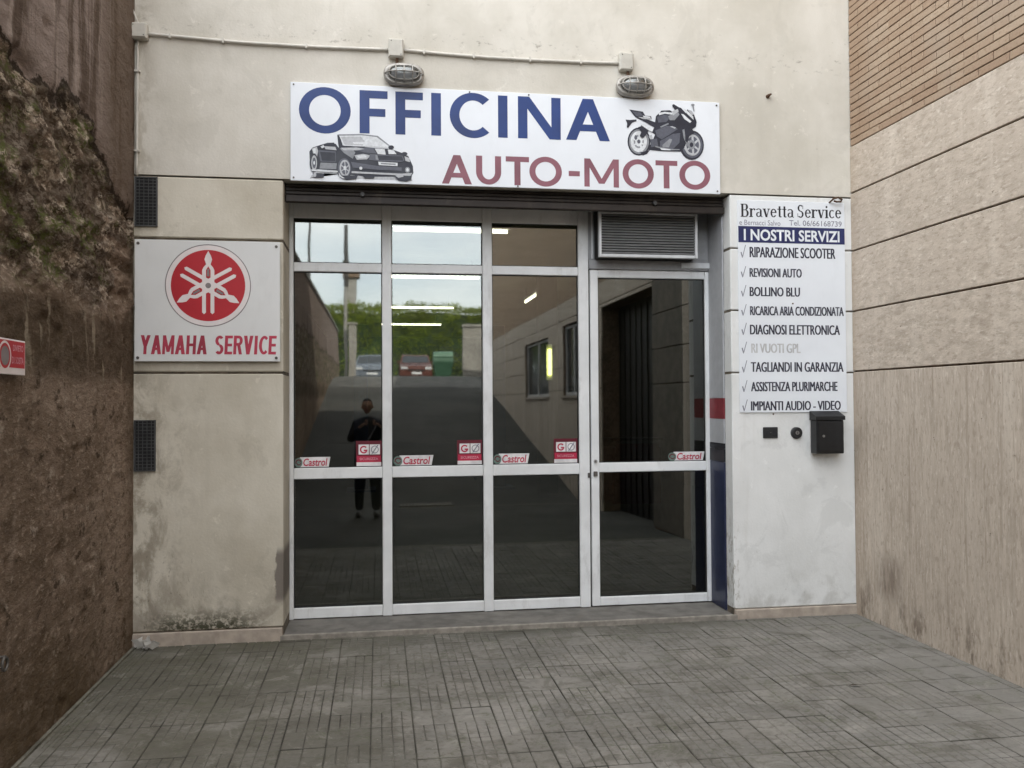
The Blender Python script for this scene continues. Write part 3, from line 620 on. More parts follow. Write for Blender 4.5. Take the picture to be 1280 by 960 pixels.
def text(s, mat, x0, x1, z0, z1, y, par, name='lettering', bold=0.0, shear=0.0, rot=None, lab=None, fat=0.0):
    """built-in font, fitted into a box on the x-z plane"""
    cu = bpy.data.curves.new('t', 'FONT'); cu.body = s; cu.size = 1; cu.offset = bold; cu.shear = shear; cu.resolution_u = 3
    to = bpy.data.objects.new('t', cu); C.objects.link(to); bpy.context.view_layer.update()
    me = bpy.data.meshes.new_from_object(to.evaluated_get(bpy.context.evaluated_depsgraph_get())); bpy.data.objects.remove(to); bpy.data.curves.remove(cu)
    co = np.empty(len(me.vertices)*3); me.vertices.foreach_get('co', co); co = co.reshape(-1, 3)
    a, b_ = co.min(0), co.max(0); q = np.zeros_like(co)
    q[:, 0] = x0+(co[:, 0]-a[0])/(b_[0]-a[0])*(x1-x0); q[:, 2] = z0+(co[:, 1]-a[1])/(b_[1]-a[1])*(z1-z0); q[:, 1] = y
    if fat:
        bmm = bmesh.new(); bmm.from_mesh(me); g2 = bmesh.ops.duplicate(bmm, geom=bmm.verts[:]+bmm.edges[:]+bmm.faces[:]); bmm.to_mesh(me); bmm.free()
        q = np.concatenate([q, q+np.array([fat, -.0002, 0])]); q[:, 0] = x0+(q[:, 0]-x0)*(x1-x0)/(x1-x0+fat)
    if rot: q = rot(q)
    q -= np.array(wloc(par)); me.vertices.foreach_set('co', q.ravel()); me.materials.clear(); me.materials.append(MATS[mat]); me.name = name; me.update()
    o = bpy.data.objects.new(name, me); C.objects.link(o); o.parent = par
    if lab: o['label'] = lab
    return o
def screw(x, y, z, par, r=.008): return MB().tube([(x, y, z), (x, y-.004, z)], r, 8).build('screw', 'screw_metal', par)

# ---- big sign
sg = thing('shop_sign', 'long white sign over the opening with large blue and maroon lettering', 'sign', (.92, -.02, 3.02))
MB().box(-.571, 2.413, -.018, -.003, 3.020, 3.677, .002).build('panel', 'sign_white', sg)
SY = -.0186
sp = lambda x: (x+.35)*.0095
for ch, x0, x1 in (('O', -.516, -.178), ('F', -.12, .066), ('F', .118, .303), ('I', .359, .424), ('C', .484, .752), ('I', .816, .881), ('N', .954, 1.254), ('A', 1.291, 1.605)):
    e_ = .008 if ch in 'OC' else 0; mb = MB(); glyph(ch, x0, x1, 3.350-e_+sp(x0), 3.641+e_*1.5+sp(x0), SY, .066, mb, 0, .80); mb.build('letter', 'letter_blue', sg)
for ch, x0, x1 in (('A', .429, .633), ('U', .662, .835), ('T', .867, 1.029), ('O', 1.031, 1.260), ('-', 1.308, 1.387), ('M', 1.419, 1.667), ('O', 1.694, 1.921), ('T', 1.934, 2.094), ('O', 2.108, 2.338)):
    e_ = .005 if ch == 'O' else 0; mb = MB(); glyph(ch, x0, x1, 3.032-e_+(x0-.43)*.011, 3.229+e_+(x0-.43)*.011, SY, .0425, mb, 0, .84); mb.build('letter', 'letter_maroon', sg)
for x, z in ((-.55, 3.66), (-.55, 3.04), (2.39, 3.655), (2.39, 3.04), (.95, 3.03), (.62, 3.665), (1.03, 3.665)): screw(x, SY+.0004, z, sg, .006)

def picture(name, lab, corners, size, layers, par):
    """flat print: outlines in print coordinates, later ones lie on earlier ones"""
    p00, p10, p01 = corners; mb = MB(); order = ['print_a', 'print_b', 'print_c', 'print_d', 'print_e']
    for i, (mt, pts) in enumerate(layers):
        mb.cm = order.index(mt); q = []
        if pts[0] == 'e':
            _, cx, cy, rx, ry = pts[:5]; pts = [(cx+rx*math.cos(a), cy+ry*math.sin(a)) for a in np.linspace(0, 2*math.pi, 25)[:-1]]
        for u, v in pts: q.append((p00[0]+(p10[0]-p00[0])*u/size[0]+(p01[0]-p00[0])*v/size[1], p00[1]+(p10[1]-p00[1])*u/size[0]+(p01[1]-p00[1])*v/size[1]))
        # fan from the ear-clipped outline
        from mathutils.geometry import tessellate_polygon
        tri = tessellate_polygon([[Vector((a, b_, 0)) for a, b_ in q]])
        mb.add([(a, SY-.0002-.00011*i, b_) for a, b_ in q], [tuple(t_) for t_ in tri])
    o = mb.build(name, order, par); o['label'] = lab; return o
A_, B_, Cc, D_, E_ = 'print_a', 'print_b', 'print_c', 'print_d', 'print_e'
car = [(D_, [(95, 500), (130, 440), (380, 455), (560, 500), (1120, 520), (1090, 470), (900, 440), (300, 420)]),
 (A_, [(90, 230), (120, 190), (190, 165), (270, 140), (350, 150), (380, 190), (520, 185), (640, 180), (760, 190), (900, 195), (1010, 235), (1080, 270), (1125, 370), (1130, 440), (1090, 500), (960, 480), (740, 480), (560, 470), (380, 450), (240, 440), (110, 430), (95, 330)]),
 (E_, [(110, 405), (370, 420), (370, 445), (110, 430)]), (Cc, [(200, 340), (360, 345), (365, 405), (190, 400)]),
 (B_, [(175, 215), (350, 225), (350, 330), (200, 330)]), (A_, [(195, 230), (345, 240), (345, 325), (215, 320)]),
 (D_, [(235, 175), (345, 180), (360, 215), (250, 205)]), (A_, [(265, 140), (335, 138), (345, 165), (270, 168)]),
 (D_, [(115, 200), (165, 180), (175, 225), (165, 290), (130, 260)]), (E_, [(125, 205), (150, 195), (155, 240), (135, 250)]),
 (A_, [(365, 60), (390, 65), (420, 165), (520, 175), (640, 175), (640, 190), (380, 190)]),
 (E_, [(385, 68), (620, 62), (760, 75), (890, 165), (870, 185), (640, 175), (430, 168)]), (D_, [(400, 80), (600, 75), (640, 120), (620, 165), (440, 160)]),
 (Cc, [(365, 55), (600, 48), (770, 65), (900, 168), (885, 172), (760, 78), (610, 62), (385, 68)]),
 (E_, [(520, 130), (640, 125), (650, 150), (530, 150)]), (B_, [(560, 185), (720, 190), (760, 245), (640, 235), (560, 215)]),
 (E_, [(740, 195), (840, 200), (850, 255), (770, 250)]), (E_, [(870, 202), (930, 210), (960, 250), (880, 250)]),
 (A_, ['e', 905, 180, 28, 20]), (A_, ['e', 1040, 245, 30, 18]),
 (Cc, [(390, 195), (500, 190), (545, 235), (520, 300), (430, 240)]), (D_, [(400, 190), (560, 185), (640, 200), (560, 215), (430, 215)]),
 (D_, [(535, 265), (620, 250), (700, 265), (660, 305), (560, 310)]), (E_, [(560, 268), (640, 260), (660, 285), (580, 295)]),
 (B_, [(690, 250), (1020, 265), (1040, 320), (1000, 330), (770, 320), (680, 310)]), (A_, [(765, 265), (1015, 272), (1030, 315), (780, 310)]),
 (Cc, [(745, 260), (765, 262), (780, 312), (750, 305)]), (E_, [(775, 328), (970, 338), (968, 372), (780, 362)]), (Cc, [(800, 338), (950, 346), (950, 362), (800, 354)]),
 (D_, [(1040, 270), (1090, 290), (1095, 330), (1050, 320)]), (B_, [(500, 330), (760, 370), (1010, 385), (1010, 420), (760, 410), (520, 390)]),
 (D_, [(500, 425), (760, 438), (1010, 448), (1120, 440), (1100, 470), (980, 466), (740, 455), (510, 445)]),
 (E_, ['e', 600, 395, 16, 16]), (E_, ['e', 1070, 410, 14, 18]), (Cc, ['e', 1070, 410, 26, 30]), (E_, ['e', 1070, 410, 14, 18]),
 (A_, ['e', 435, 395, 78, 112]), (B_, ['e', 435, 395, 66, 100]), (D_, ['e', 440, 395, 52, 84]), (B_, ['e', 442, 395, 38, 66]), (D_, [(435, 330), (445, 330), (455, 460), (445, 460)]), (D_, [(400, 370), (405, 360), (480, 420), (475, 430)]), (D_, [(400, 425), (475, 365), (480, 375), (405, 435)]), (E_, ['e', 442, 395, 14, 22]),
 (A_, [(390, 470), (570, 470), (555, 505), (460, 515), (400, 495)]), (E_, [(380, 440), (400, 470), (440, 498), (420, 500), (385, 480)]),
 (A_, ['e', 135, 345, 42, 96]), (D_, ['e', 138, 345, 28, 76]), (B_, ['e', 138, 345, 18, 54]), (E_, ['e', 138, 345, 8, 20]), (E_, [(110, 410), (370, 424), (370, 438), (110, 426)]),
 (A_, [(125, 445), (240, 450), (230, 492), (140, 495)]), (D_, ['e', 145, 462, 14, 26]), (A_, [(610, 465), (740, 475), (730, 500), (640, 498)]),
 (A_, [(930, 475), (1115, 470), (1105, 510), (1060, 528), (980, 520)]), (D_, [(945, 470), (1020, 455), (1030, 480), (980, 492)]),
 (E_, [(200, 180), (230, 165), (240, 185), (215, 200)])]
picture('printed_car', 'black and white print of an open sports car', ((-.508, 3.367), (.336, 3.392), (-.508, 2.968)), (1280, 600), car, sg)
moto = [(A_, ['e', 285, 505, 140, 175]), (Cc, ['e', 285, 505, 122, 155]), (E_, ['e', 282, 505, 100, 130]), (Cc, ['e', 282, 505, 62, 84]), (E_, ['e', 282, 505, 44, 60]), (E_, [(270, 380), (290, 380), (330, 630), (305, 630)]), (E_, [(190, 470), (195, 450), (375, 545), (370, 565)]), (E_, [(190, 560), (370, 440), (375, 460), (195, 580)]), (B_, ['e', 282, 505, 20, 26]),
 (B_, ['e', 245, 455, 18, 30]), (A_, [(300, 640), (420, 610), (380, 660), (330, 680)]),
 (A_, ['e', 935, 550, 150, 185]), (B_, ['e', 940, 550, 128, 160]), (D_, ['e', 942, 550, 100, 134]), (B_, ['e', 945, 550, 78, 108]), (D_, [(930, 430), (955, 430), (965, 670), (940, 670)]), (D_, [(860, 500), (870, 480), (1030, 600), (1020, 620)]), (D_, [(860, 610), (1010, 470), (1025, 490), (870, 630)]), (Cc, ['e', 930, 545, 46, 60]), (A_, ['e', 930, 545, 22, 30]),
 (A_, [(165, 110), (330, 135), (360, 185), (430, 190), (440, 225), (340, 215), (480, 265), (490, 190), (560, 120), (660, 115), (740, 150), (690, 50), (710, 38), (770, 75), (800, 85), (860, 150), (880, 100), (960, 165), (995, 260), (985, 320), (940, 350), (960, 380), (900, 420), (850, 560), (800, 630), (560, 625), (380, 605), (440, 520), (480, 420), (440, 390), (470, 330), (330, 250), (240, 205)]),
 (A_, [(120, 235), (175, 240), (250, 232), (255, 252), (200, 272), (150, 340), (135, 330), (140, 280)]), (B_, [(200, 130), (300, 145), (330, 185), (250, 190)]),
 (D_, [(270, 200), (430, 215), (440, 235), (330, 225)]), (E_, [(330, 185), (420, 198), (425, 212), (340, 205)]),
 (E_, [(300, 268), (340, 285), (460, 350), (445, 385), (400, 365), (310, 300)]), (Cc, [(310, 300), (400, 365), (445, 385), (440, 395), (300, 320)]),
 (E_, [(520, 150), (600, 135), (720, 150), (700, 172), (600, 158), (530, 180)]), (B_, [(500, 200), (600, 170), (680, 190), (620, 260), (520, 270)]),
 (Cc, [(640, 190), (760, 130), (780, 170), (720, 240), (660, 240)]), (D_, [(680, 130), (760, 100), (770, 130), (700, 180)]), (A_, [(690, 45), (760, 70), (740, 95), (695, 80)]),
 (E_, [(800, 160), (830, 165), (930, 255), (910, 272), (840, 225)]), (E_, [(825, 95), (860, 105), (950, 190), (955, 235), (870, 155)]), (D_, [(880, 105), (930, 120), (960, 165), (930, 175)]),
 (B_, [(480, 370), (620, 310), (720, 320), (760, 350), (640, 430), (560, 480), (500, 440)]), (Cc, [(540, 320), (640, 275), (650, 290), (550, 335)]), (D_, [(660, 318), (690, 315), (740, 335), (720, 345)]),
 (B_, [(540, 500), (700, 410), (790, 400), (780, 520), (700, 600), (540, 590)]), (Cc, [(570, 550), (660, 470), (690, 480), (650, 580), (570, 580)]), (B_, [(420, 480), (500, 470), (520, 560), (430, 580)]), (D_, [(400, 440), (440, 420), (450, 470), (420, 480)]),
 (Cc, [(480, 560), (660, 600), (780, 600), (780, 612), (640, 616), (480, 575)]), (E_, [(540, 590), (670, 600), (665, 616), (560, 612)]),
 (Cc, [(815, 360), (840, 350), (850, 430), (900, 560), (880, 570), (830, 460)]), (A_, [(850, 380), (940, 370), (960, 400), (900, 440), (880, 520), (850, 500)]), (D_, [(835, 590), (850, 580), (900, 640), (960, 660), (950, 680), (880, 660)]),
 (A_, [(270, 330), (320, 315), (400, 370), (370, 420), (340, 460), (290, 440), (310, 390)]), (Cc, ['e', 945, 48, 22, 14]), (Cc, [(935, 55), (955, 55), (965, 130), (955, 130)])]
picture('printed_motorcycle', 'black and white print of a sports motorcycle', ((1.648, 3.655), (2.412, 3.684), (1.643, 3.177)), (1280, 837), moto, sg)

# ---- service emblem sign on the left pillar
ys_ = thing('emblem_sign', 'square white sign with a red round tuning fork emblem on the left pillar', 'sign', (-1.09, -.02, 1.82))
MB().box(-1.541, -.636, -.034, -.020, 1.822, 2.606, .002).build('panel', 'sign_white_old', ys_)
EY = -.0346; ex, ez, er = -1.088, 2.314, .268
mb = MB(); mb.ring(ex, ez, er, er, .006, .006, EY, n=64); mb.build('emblem_outline', 'ring_grey', ys_)
mb = MB(); mb.ring(ex, ez, er-.0062, er-.0062, .030, .030, EY, n=64); mb.build('emblem_rim', 'emblem_white', ys_)
mb = MB(); mb.poly([(ex+(er-.0364)*math.cos(a), ez+(er-.0364)*math.sin(a)) for a in np.linspace(0, 2*math.pi, 65)[:-1]], EY); mb.build('emblem_disc', 'emblem_red', ys_)
mb = MB(); dk = MB()
for k in range(3):
    a = rad(90+120*k); ca, sa = math.cos(a), math.sin(a)
    T = lambda u, v: (ex+u*ca-v*sa, ez+u*sa+v*ca)       # u outwards along the fork stem
    yk = EY-.0003-.0003*k
    mb.poly([T(.225, 0), (T(.195, .016)), T(.17, .024), T(.14, .014), T(.135, -.014), T(.17, -.024), T(.195, -.016)], yk)
    for s_ in (1, -1):
        mb.poly([T(.142, s_*.010), T(.118, s_*.030), T(.10, s_*.038), T(.062, s_*.038), T(.062, s_*.014), T(.10, s_*.014), T(.125, 0), T(.142, 0)][::s_], yk-.00008*s_)
        mb.poly([T(.066, s_*.038), T(-.175, s_*.038), T(-.175, s_*.014), T(.066, s_*.014)][::s_], yk-.00002-.00016*s_)
        mb.poly([T(-.175, s_*.038), T(-.186, s_*.026), T(-.175, s_*.014)], yk-.0001)
    dk.poly([T(.108, .006), T(.108, -.006), T(.06, -.008), T(.06, .008)], EY-.0016)
mb.build('emblem_forks', 'emblem_white', ys_)
dk.ring(ex, ez, .018, .018, .017, .017, EY-.0016, n=12); dk.build('emblem_details', 'ring_grey', ys_)
x = -1.508; words_ = 'YAMAHA SERVICE'; wd = {'M': 1.2, 'I': .42, ' ': .62, 'E': .82, 'R': .95, 'S': .9, 'C': .92, 'A': 1.05, 'Y': 1.02, 'V': 1.0}
tot = sum(wd.get(c_, 1) for c_ in words_)+.11*(len(words_)-1); un = (.845)/tot
for ch in words_:
    w_ = wd.get(ch, 1)*un
    if ch != ' ':
        mb = MB(); glyph(ch, x, x+w_, 1.868, 1.990, EY, .0190, mb, .05, .95); mb.build('letter', 'letter_red', ys_)
    x += w_+.11*un
for x, z in ((-1.52, 2.58), (-.66, 2.575), (-1.52, 1.845), (-.66, 1.845)):
    screw(x, EY+.0004, z, ys_, .010)
    MB().tube([(x, -.020, z), (x, 0.0, z)], .012, 6).build('spacer', 'screw_metal', ys_)

# ---- list of services on the right pillar
ss = thing('services_sign', 'tall white sign listing services with a navy heading on the right pillar', 'sign', (2.95, -.01, 1.46))
MB().box(2.545, 3.366, -.010, -.002, 1.462, 2.985, .0015).build('panel', 'sign_white', ss)
QY = -.0106
def serif_glyph(ch, x, z, H, mb):
    """old-style roman letter drawn with thick stems and thin strokes; returns its advance"""
    T_, t_ = .17*H, .06*H; X = .66*H; k = [0]
    def Y(): k[0] += 1; return QY-.00007*k[0]
    B = lambda a, b_, c_, d_: mb.poly([(x+a, z+c_), (x+b_, z+c_), (x+b_, z+d_), (x+a, z+d_)], Y())
    D = lambda a, c_, b_, d_, w_: mb.poly([(x+a-w_/2, z+c_), (x+a+w_/2, z+c_), (x+b_+w_/2, z+d_), (x+b_-w_/2, z+d_)], Y())
    Rg = lambda cx, cz, rx, rz, a0=0, a1=360, tx=T_, tz=t_: mb.ring(x+cx, z+cz, rx, rz, tx, tz, Y(), a0, a1, 18)
    def stem(cx, top, foot=True, head=True):
        B(cx-T_/2, cx+T_/2, 0, top)
        if foot: B(cx-.15*H, cx+.15*H, 0, t_)
        if head: B(cx-.15*H, cx, top-t_, top)
    if ch == 'B': stem(.15*H, H); B(.15*H, .42*H, H-t_, H); B(.15*H, .42*H, .50*H, .50*H+t_); B(.15*H, .42*H, 0, t_); Rg(.40*H, .765*H, .22*H, .235*H, -90, 90); Rg(.40*H, .28*H, .27*H, .28*H, -90, 90); return .74*H
    if ch == 'S': Rg(.28*H, .74*H, .24*H, .26*H, 40, 275, .14*H, .08*H); Rg(.28*H, .27*H, .26*H, .27*H, -140, 92, .14*H, .08*H); B(.46*H, .50*H, .68*H, .95*H); B(.03*H, .07*H, .05*H, .34*H); return .64*H
    if ch == 'r': stem(.13*H, X); Rg(.36*H, X-.18*H, .20*H, .18*H, 40, 165, .08*H, .07*H); mb.poly([(x+.42*H+.065*H*math.cos(a), z+X-.09*H+.065*H*math.sin(a)) for a in np.linspace(0, 2*math.pi, 13)[:-1]], Y()); return .50*H
    if ch == 'a': B(.36*H, .36*H+T_*.9, .04*H, .48*H); Rg(.26*H, X-.20*H, .26*H, .20*H, 0, 150, .13*H, t_); Rg(.24*H, .19*H, .20*H, .19*H, 60, 330, .13*H, t_); B(.48*H, .58*H, 0, t_); return .60*H
    if ch == 'v': D(.32*H, 0, .12*H, X, T_); D(.32*H, 0, .52*H, X, t_*1.2); B(0, .26*H, X-t_, X); B(.40*H, .62*H, X-t_, X); return .64*H
    if ch == 'e': Rg(.27*H, X/2, .26*H, X/2, 5, 325, .14*H, t_*1.1); B(.10*H, .50*H, .34*H, .34*H+t_); return .58*H
    if ch == 'c': Rg(.27*H, X/2, .26*H, X/2, 45, 320, .14*H, t_*1.1); return .54*H
    if ch == 't': B(.12*H, .12*H+T_*.9, .06*H, .86*H); B(0, .36*H, X-t_, X); Rg(.27*H, .13*H, .15*H, .13*H, 180, 320, .10*H, t_*1.2); return .41*H
    if ch == 'i': stem(.15*H, X); mb.poly([(x+.14*H+.085*H*math.cos(a), z+.87*H+.085*H*math.sin(a)) for a in np.linspace(0, 2*math.pi, 13)[:-1]], Y()); return .33*H
    return .26*H
adv = sum({'B': .74, 'S': .64, 'r': .5, 'a': .6, 'v': .64, 'e': .58, 'c': .54, 't': .41, 'i': .33, ' ': .26}[c_] for c_ in 'Bravetta Service')
Hs = .094; kx = (3.345-2.566)/(adv*Hs)
xx = 0
for ch in 'Bravetta Service':
    tm = MB(); xx += serif_glyph(ch, xx, 2.864, Hs, tm)
    if tm.v: tm.v = [(2.566+v[0]*kx, v[1], v[2]+.010*(v[0]*kx)) for v in tm.v]; tm.build('letter', 'ink_black', ss)
text('e Bernacci Salvo', 'ink_mid', 2.556, 2.868, 2.806, 2.844, QY, ss)
text('Tel. 06/66168739', 'ink_mid', 2.935, 3.343, 2.810, 2.850, QY, ss, bold=.006)
MB().box(2.547, 3.364, -.0112, -.0104, 2.681, 2.798).build('heading_band', 'band_navy', ss)
text('I NOSTRI SERVIZI', 'sign_white', 2.588, 3.324, 2.695, 2.778, -.0118, ss, bold=.026)
rows = (('RIPARAZIONE SCOOTER', 2.630, 3.291, 2.574, 2.650, 'ink_dark'), ('REVISIONI AUTO', 2.628, 3.028, 2.433, 2.497, 'ink_dark'), ('BOLLINO BLU', 2.627, 3.012, 2.295, 2.362, 'ink_dark'),
        ('RICARICA ARIA CONDIZIONATA', 2.628, 3.350, 2.158, 2.224, 'ink_dark'), ('DIAGNOSI ELETTRONICA', 2.626, 3.318, 2.020, 2.091, 'ink_dark'), ('RI VUOTI GPL', 2.634, 3.011, 1.888, 1.956, 'ink_faded'),
        ('TAGLIANDI IN GARANZIA', 2.630, 3.342, 1.752, 1.823, 'ink_dark'), ('ASSISTENZA PLURIMARCHE', 2.629, 3.293, 1.613, 1.681, 'ink_dark'), ('IMPIANTI AUDIO - VIDEO', 2.627, 3.317, 1.476, 1.543, 'ink_dark'))
for s_, x0, x1, z0, z1, mt in rows:
    text(s_, mt, x0, x1, z0, z1, QY, ss, bold=0, fat=.0055)
    tk = MB(); tk.poly([(2.562, z0+.035), (2.570, z0+.038), (2.577, z0+.012), (2.573, z0-.004)], QY); tk.poly([(2.573, z0-.004), (2.579, z0-.002), (2.603, z1+.012), (2.598, z1+.013)], QY-.0002); tk.build('tick', 'ink_mid', ss)
for x, z in ((2.80, 1.45), (2.955, 2.245)): MB().tube([(x, -.001 if z < 1.46 else QY, z), (x, -.005 if z < 1.46 else QY-.003, z)], .006, 8).build('screw', 'rust', ss)

# ---- small red sign on the retaining wall
rsn = thing('warning_sign', 'small red no parking sign fixed to the brown retaining wall', 'sign', (-1.52, -2.1, 1.68))
MB().box(-1.528, -1.514, -2.42, -1.835, 1.676, 1.824, .002).build('panel', 'emblem_white', rsn)
mb = MB(); mb.add([(-1.5136, -2.41, 1.705), (-1.5136, -1.842, 1.705), (-1.5136, -1.842, 1.817), (-1.5136, -2.41, 1.817)], [(0, 1, 2, 3)]); mb.build('red_field', 'emblem_red', rsn)
def on_left(q):
    r_ = q.copy(); r_[:, 1] = q[:, 0]; r_[:, 0] = q[:, 1]; return r_
text('DIVIETO', 'sticker_pink', -1.965, -1.860, 1.775, 1.802, -1.5130, rsn, bold=.02, rot=on_left)
text('DI SOSTA', 'sticker_pink', -1.975, -1.855, 1.722, 1.752, -1.5130, rsn, bold=.02, rot=on_left)
for r_, mt, xx in ((.062, 'emblem_white', -1.5132), (.052, 'emblem_red', -1.5127), (.040, 'ring_grey', -1.5122)):
    mb = MB(); mb.add([(xx, -2.045+r_*math.cos(a), 1.752+r_*math.sin(a)) for a in np.linspace(0, 2*math.pi, 33)[:-1]], [tuple(range(32))]); mb.build('symbol', mt, rsn)
rg = MB(); rg.tube([(-1.50, -2.062+.026*math.cos(a), .50+.026*math.sin(a)) for a in np.linspace(0, 2*math.pi, 20)], .006, 6, False)
rg.tube([(-1.55, -2.062, .528), (-1.495, -2.062, .528)], .006, 6)
tag(rg.build('tether_ring', 'screw_metal'), 'rusty iron ring fixed low on the brown retaining wall', 'ring')

# ---- stickers on the panes
def oil_sticker(x0, x1, z0, z1, lab):
    t = thing('oil_sticker', lab, 'sticker', ((x0+x1)/2, .427, z0), 'slanted oil brand stickers along the mid rail')
    w_, h_ = x1-x0, z1-z0; mb = MB(); y = .4262
    mb.add([(x0+.12*w_, y, z0), (x1-.05*w_, y, z0), (x1, y, z1), (x0+.16*w_, y, z1), (x0+.12*w_, y+.001, z0), (x1-.05*w_, y+.001, z0), (x1, y+.001, z1), (x0+.16*w_, y+.001, z1)], [(0, 1, 2, 3), (4, 5, 6, 7), (0, 1, 5, 4), (1, 2, 6, 5), (2, 3, 7, 6), (3, 0, 4, 7)]); mb.build('backing', 'sticker_white', t)
    c_ = MB(); c_.poly([(x0+.12*w_+.11*w_*math.cos(a), z0+.48*h_+.46*h_*math.sin(a)) for a in np.linspace(0, 2*math.pi, 25)[:-1]], y-.0008); c_.build('disc', 'sticker_green', t)
    c_ = MB(); c_.ring(x0+.12*w_, z0+.48*h_, .085*w_, .33*h_, .03*w_, .12*h_, y-.0013, 20, 200, 14); c_.ring(x0+.13*w_, z0+.44*h_, .06*w_, .22*h_, .02*w_, .10*h_, y-.0015, 180, 370, 14); c_.build('swoosh', 'sticker_dark', t)
    text('Castrol', 'sticker_red', x0+.25*w_, x1-.08*w_, z0+.14*h_, z1-.12*h_, y-.0008, t, bold=.02, shear=.18)
oil_sticker(-.590, -.339, 1.0925, 1.166, 'white slanted oil sticker at the lower left of the leftmost bay')
oil_sticker(.102, .392, 1.0925, 1.168, 'white slanted oil sticker at the lower left of the second bay')
oil_sticker(.826, 1.096, 1.0925, 1.170, 'white slanted oil sticker at the lower left of the third bay')
oil_sticker(2.155, 2.446, 1.094, 1.164, 'white slanted oil sticker at the lower right of the door pane')
def red_sticker(x0, x1, z0, z1, lab):
    t = thing('notice_sticker', lab, 'sticker', ((x0+x1)/2, .427, z0), 'square red notice stickers along the mid rail')
    w_, h_ = x1-x0, z1-z0; y = .4262; R_ = lambda a, b_, c_, d_, m_, n_, yy: MB().poly([(x0+a*w_, z0+c_*h_), (x0+b_*w_, z0+c_*h_), (x0+b_*w_, z0+d_*h_), (x0+a*w_, z0+d_*h_)], yy).build(n_, m_, t)
    MB().box(x0, x1, y, y+.001, z0, z1).build('backing', 'sticker_dark', t)
    R_(.02, .98, .02, .17, 'sticker_white', 'footer', y-.0006); R_(.04, .96, .17, .42, 'sticker_red', 'red_band', y-.0007)
    R_(.10, .50, .47, .86, 'sticker_white', 'symbol_field', y-.0006); R_(.53, .93, .47, .86, 'sticker_white', 'symbol_field', y-.0006)
    c_ = MB(); c_.ring(x0+.30*w_, z0+.66*h_, .15*w_, .15*h_, .055*w_, .055*h_, y-.0012, 40, 330, 18); c_.poly([(x0+.30*w_, z0+.60*h_), (x0+.44*w_, z0+.60*h_), (x0+.44*w_, z0+.66*h_), (x0+.30*w_, z0+.66*h_)], y-.0013); c_.build('symbol', 'sticker_red', t)
    c_ = MB(); c_.ring(x0+.73*w_, z0+.66*h_, .15*w_, .15*h_, .03*w_, .03*h_, y-.0012); c_.poly([(x0+.60*w_, z0+.50*h_), (x0+.65*w_, z0+.50*h_), (x0+.88*w_, z0+.84*h_), (x0+.83*w_, z0+.84*h_)], y-.0014); c_.build('symbol', 'ink_mid', t)
    text('SICUREZZA', 'sticker_pink', x0+.14*w_, x1-.14*w_, z0+.25*h_, z0+.35*h_, y-.0014, t, bold=.02)
red_sticker(-.160, .022, 1.0925, 1.276, 'square red notice sticker at the lower right of the leftmost bay')
red_sticker(.563, .747, 1.0925, 1.273, 'square red notice sticker at the lower right of the second bay')
red_sticker(1.279, 1.459, 1.0925, 1.275, 'square red notice sticker at the lower right of the third bay')

# ================================================================== FITTINGS ON THE FACADE
def boxy(name, lab, x, z, w_, h_, d=.05, group='cable junction boxes on the facade'):
    t = thing(name, lab, 'junction box', (x, 0, z), group)
    MB().box(x-w_/2, x+w_/2, -d, -.001, z-h_/2, z+h_/2, .006).build('body', 'box_plastic', t)
    MB().box(x-w_/2+.006, x+w_/2-.006, -d-.006, -d-.0005, z-h_/2+.006, z+h_/2-.006, .003).build('cover', 'box_plastic', t)
    for sx, sz in ((-1, 1), (1, -1)): MB().tube([(x+sx*(w_/2-.018), -d-.006, z+sz*(h_/2-.018)), (x+sx*(w_/2-.018), -d-.008, z+sz*(h_/2-.018))], .004, 6).build('screw', 'screw_metal', t)
    return t
boxy('junction_box', 'square cream junction box in the top left corner by the brown wall', -1.515, 3.948, .10, .10, .06)
boxy('junction_box', 'cream junction box above the bulkhead lamp over the blue letters', .123, 3.93, .10, .125, .05)
boxy('junction_box', 'cream junction box above the bulkhead lamp near the printed motorcycle', 1.722, 3.925, .10, .125, .05)
def cable(name, lab, pts, r=.011, mat='conduit_plastic'):
    t = thing(name, lab, 'cable duct', pts[0], 'plastic cable ducts on the facade'); q = []
    for a, b_ in zip(pts, pts[1:]):
        for k in range(6): q.append(tuple(a[i]+(b_[i]-a[i])*k/6 for i in range(3)))
    q.append(pts[-1]); MB().tube(q, r, 8).build('duct', mat, t, True)
    for k in range(3, len(q)-1, 7):
        p = q[k]; d = Vector(q[k+1])-Vector(q[k])
        if abs(d.z) > abs(d.x): MB().box(p[0]-.016, p[0]+.016, -.028, -.001, p[2]-.006, p[2]+.006).build('clip', mat, t)
        else: MB().box(p[0]-.006, p[0]+.006, -.028, -.001, p[2]-.016, p[2]+.016).build('clip', mat, t)
cable('cable_duct', 'slightly sagging cream cable duct from the corner box to the left lamp', [(-1.464, -.014, 3.944), (-1.2, -.014, 3.934), (-.9, -.014, 3.922), (-.38, -.014, 3.920), (.072, -.014, 3.928)])
cable('cable_duct', 'sagging cream cable duct between the two lamps above the sign', [(.174, -.014, 3.932), (.45, -.014, 3.920), (.75, -.014, 3.912), (1.1, -.014, 3.912), (1.40, -.014, 3.916), (1.670, -.014, 3.922)])
cable('cable_duct', 'upright thin cream cable duct down the corner beside the brown wall', [(-1.532, -.010, 3.896), (-1.534, -.010, 3.5), (-1.536, -.010, 3.02)], .009)
tag(MB().tube([(-1.525, -.02, 4.0), (-1.56, -.03, 4.10), (-1.62, -.05, 4.30), (-1.66, -.06, 4.75)], .005, 6).build('loose_cable', 'conduit_plastic'), 'loose thin cable rising from the corner junction box', 'cable')

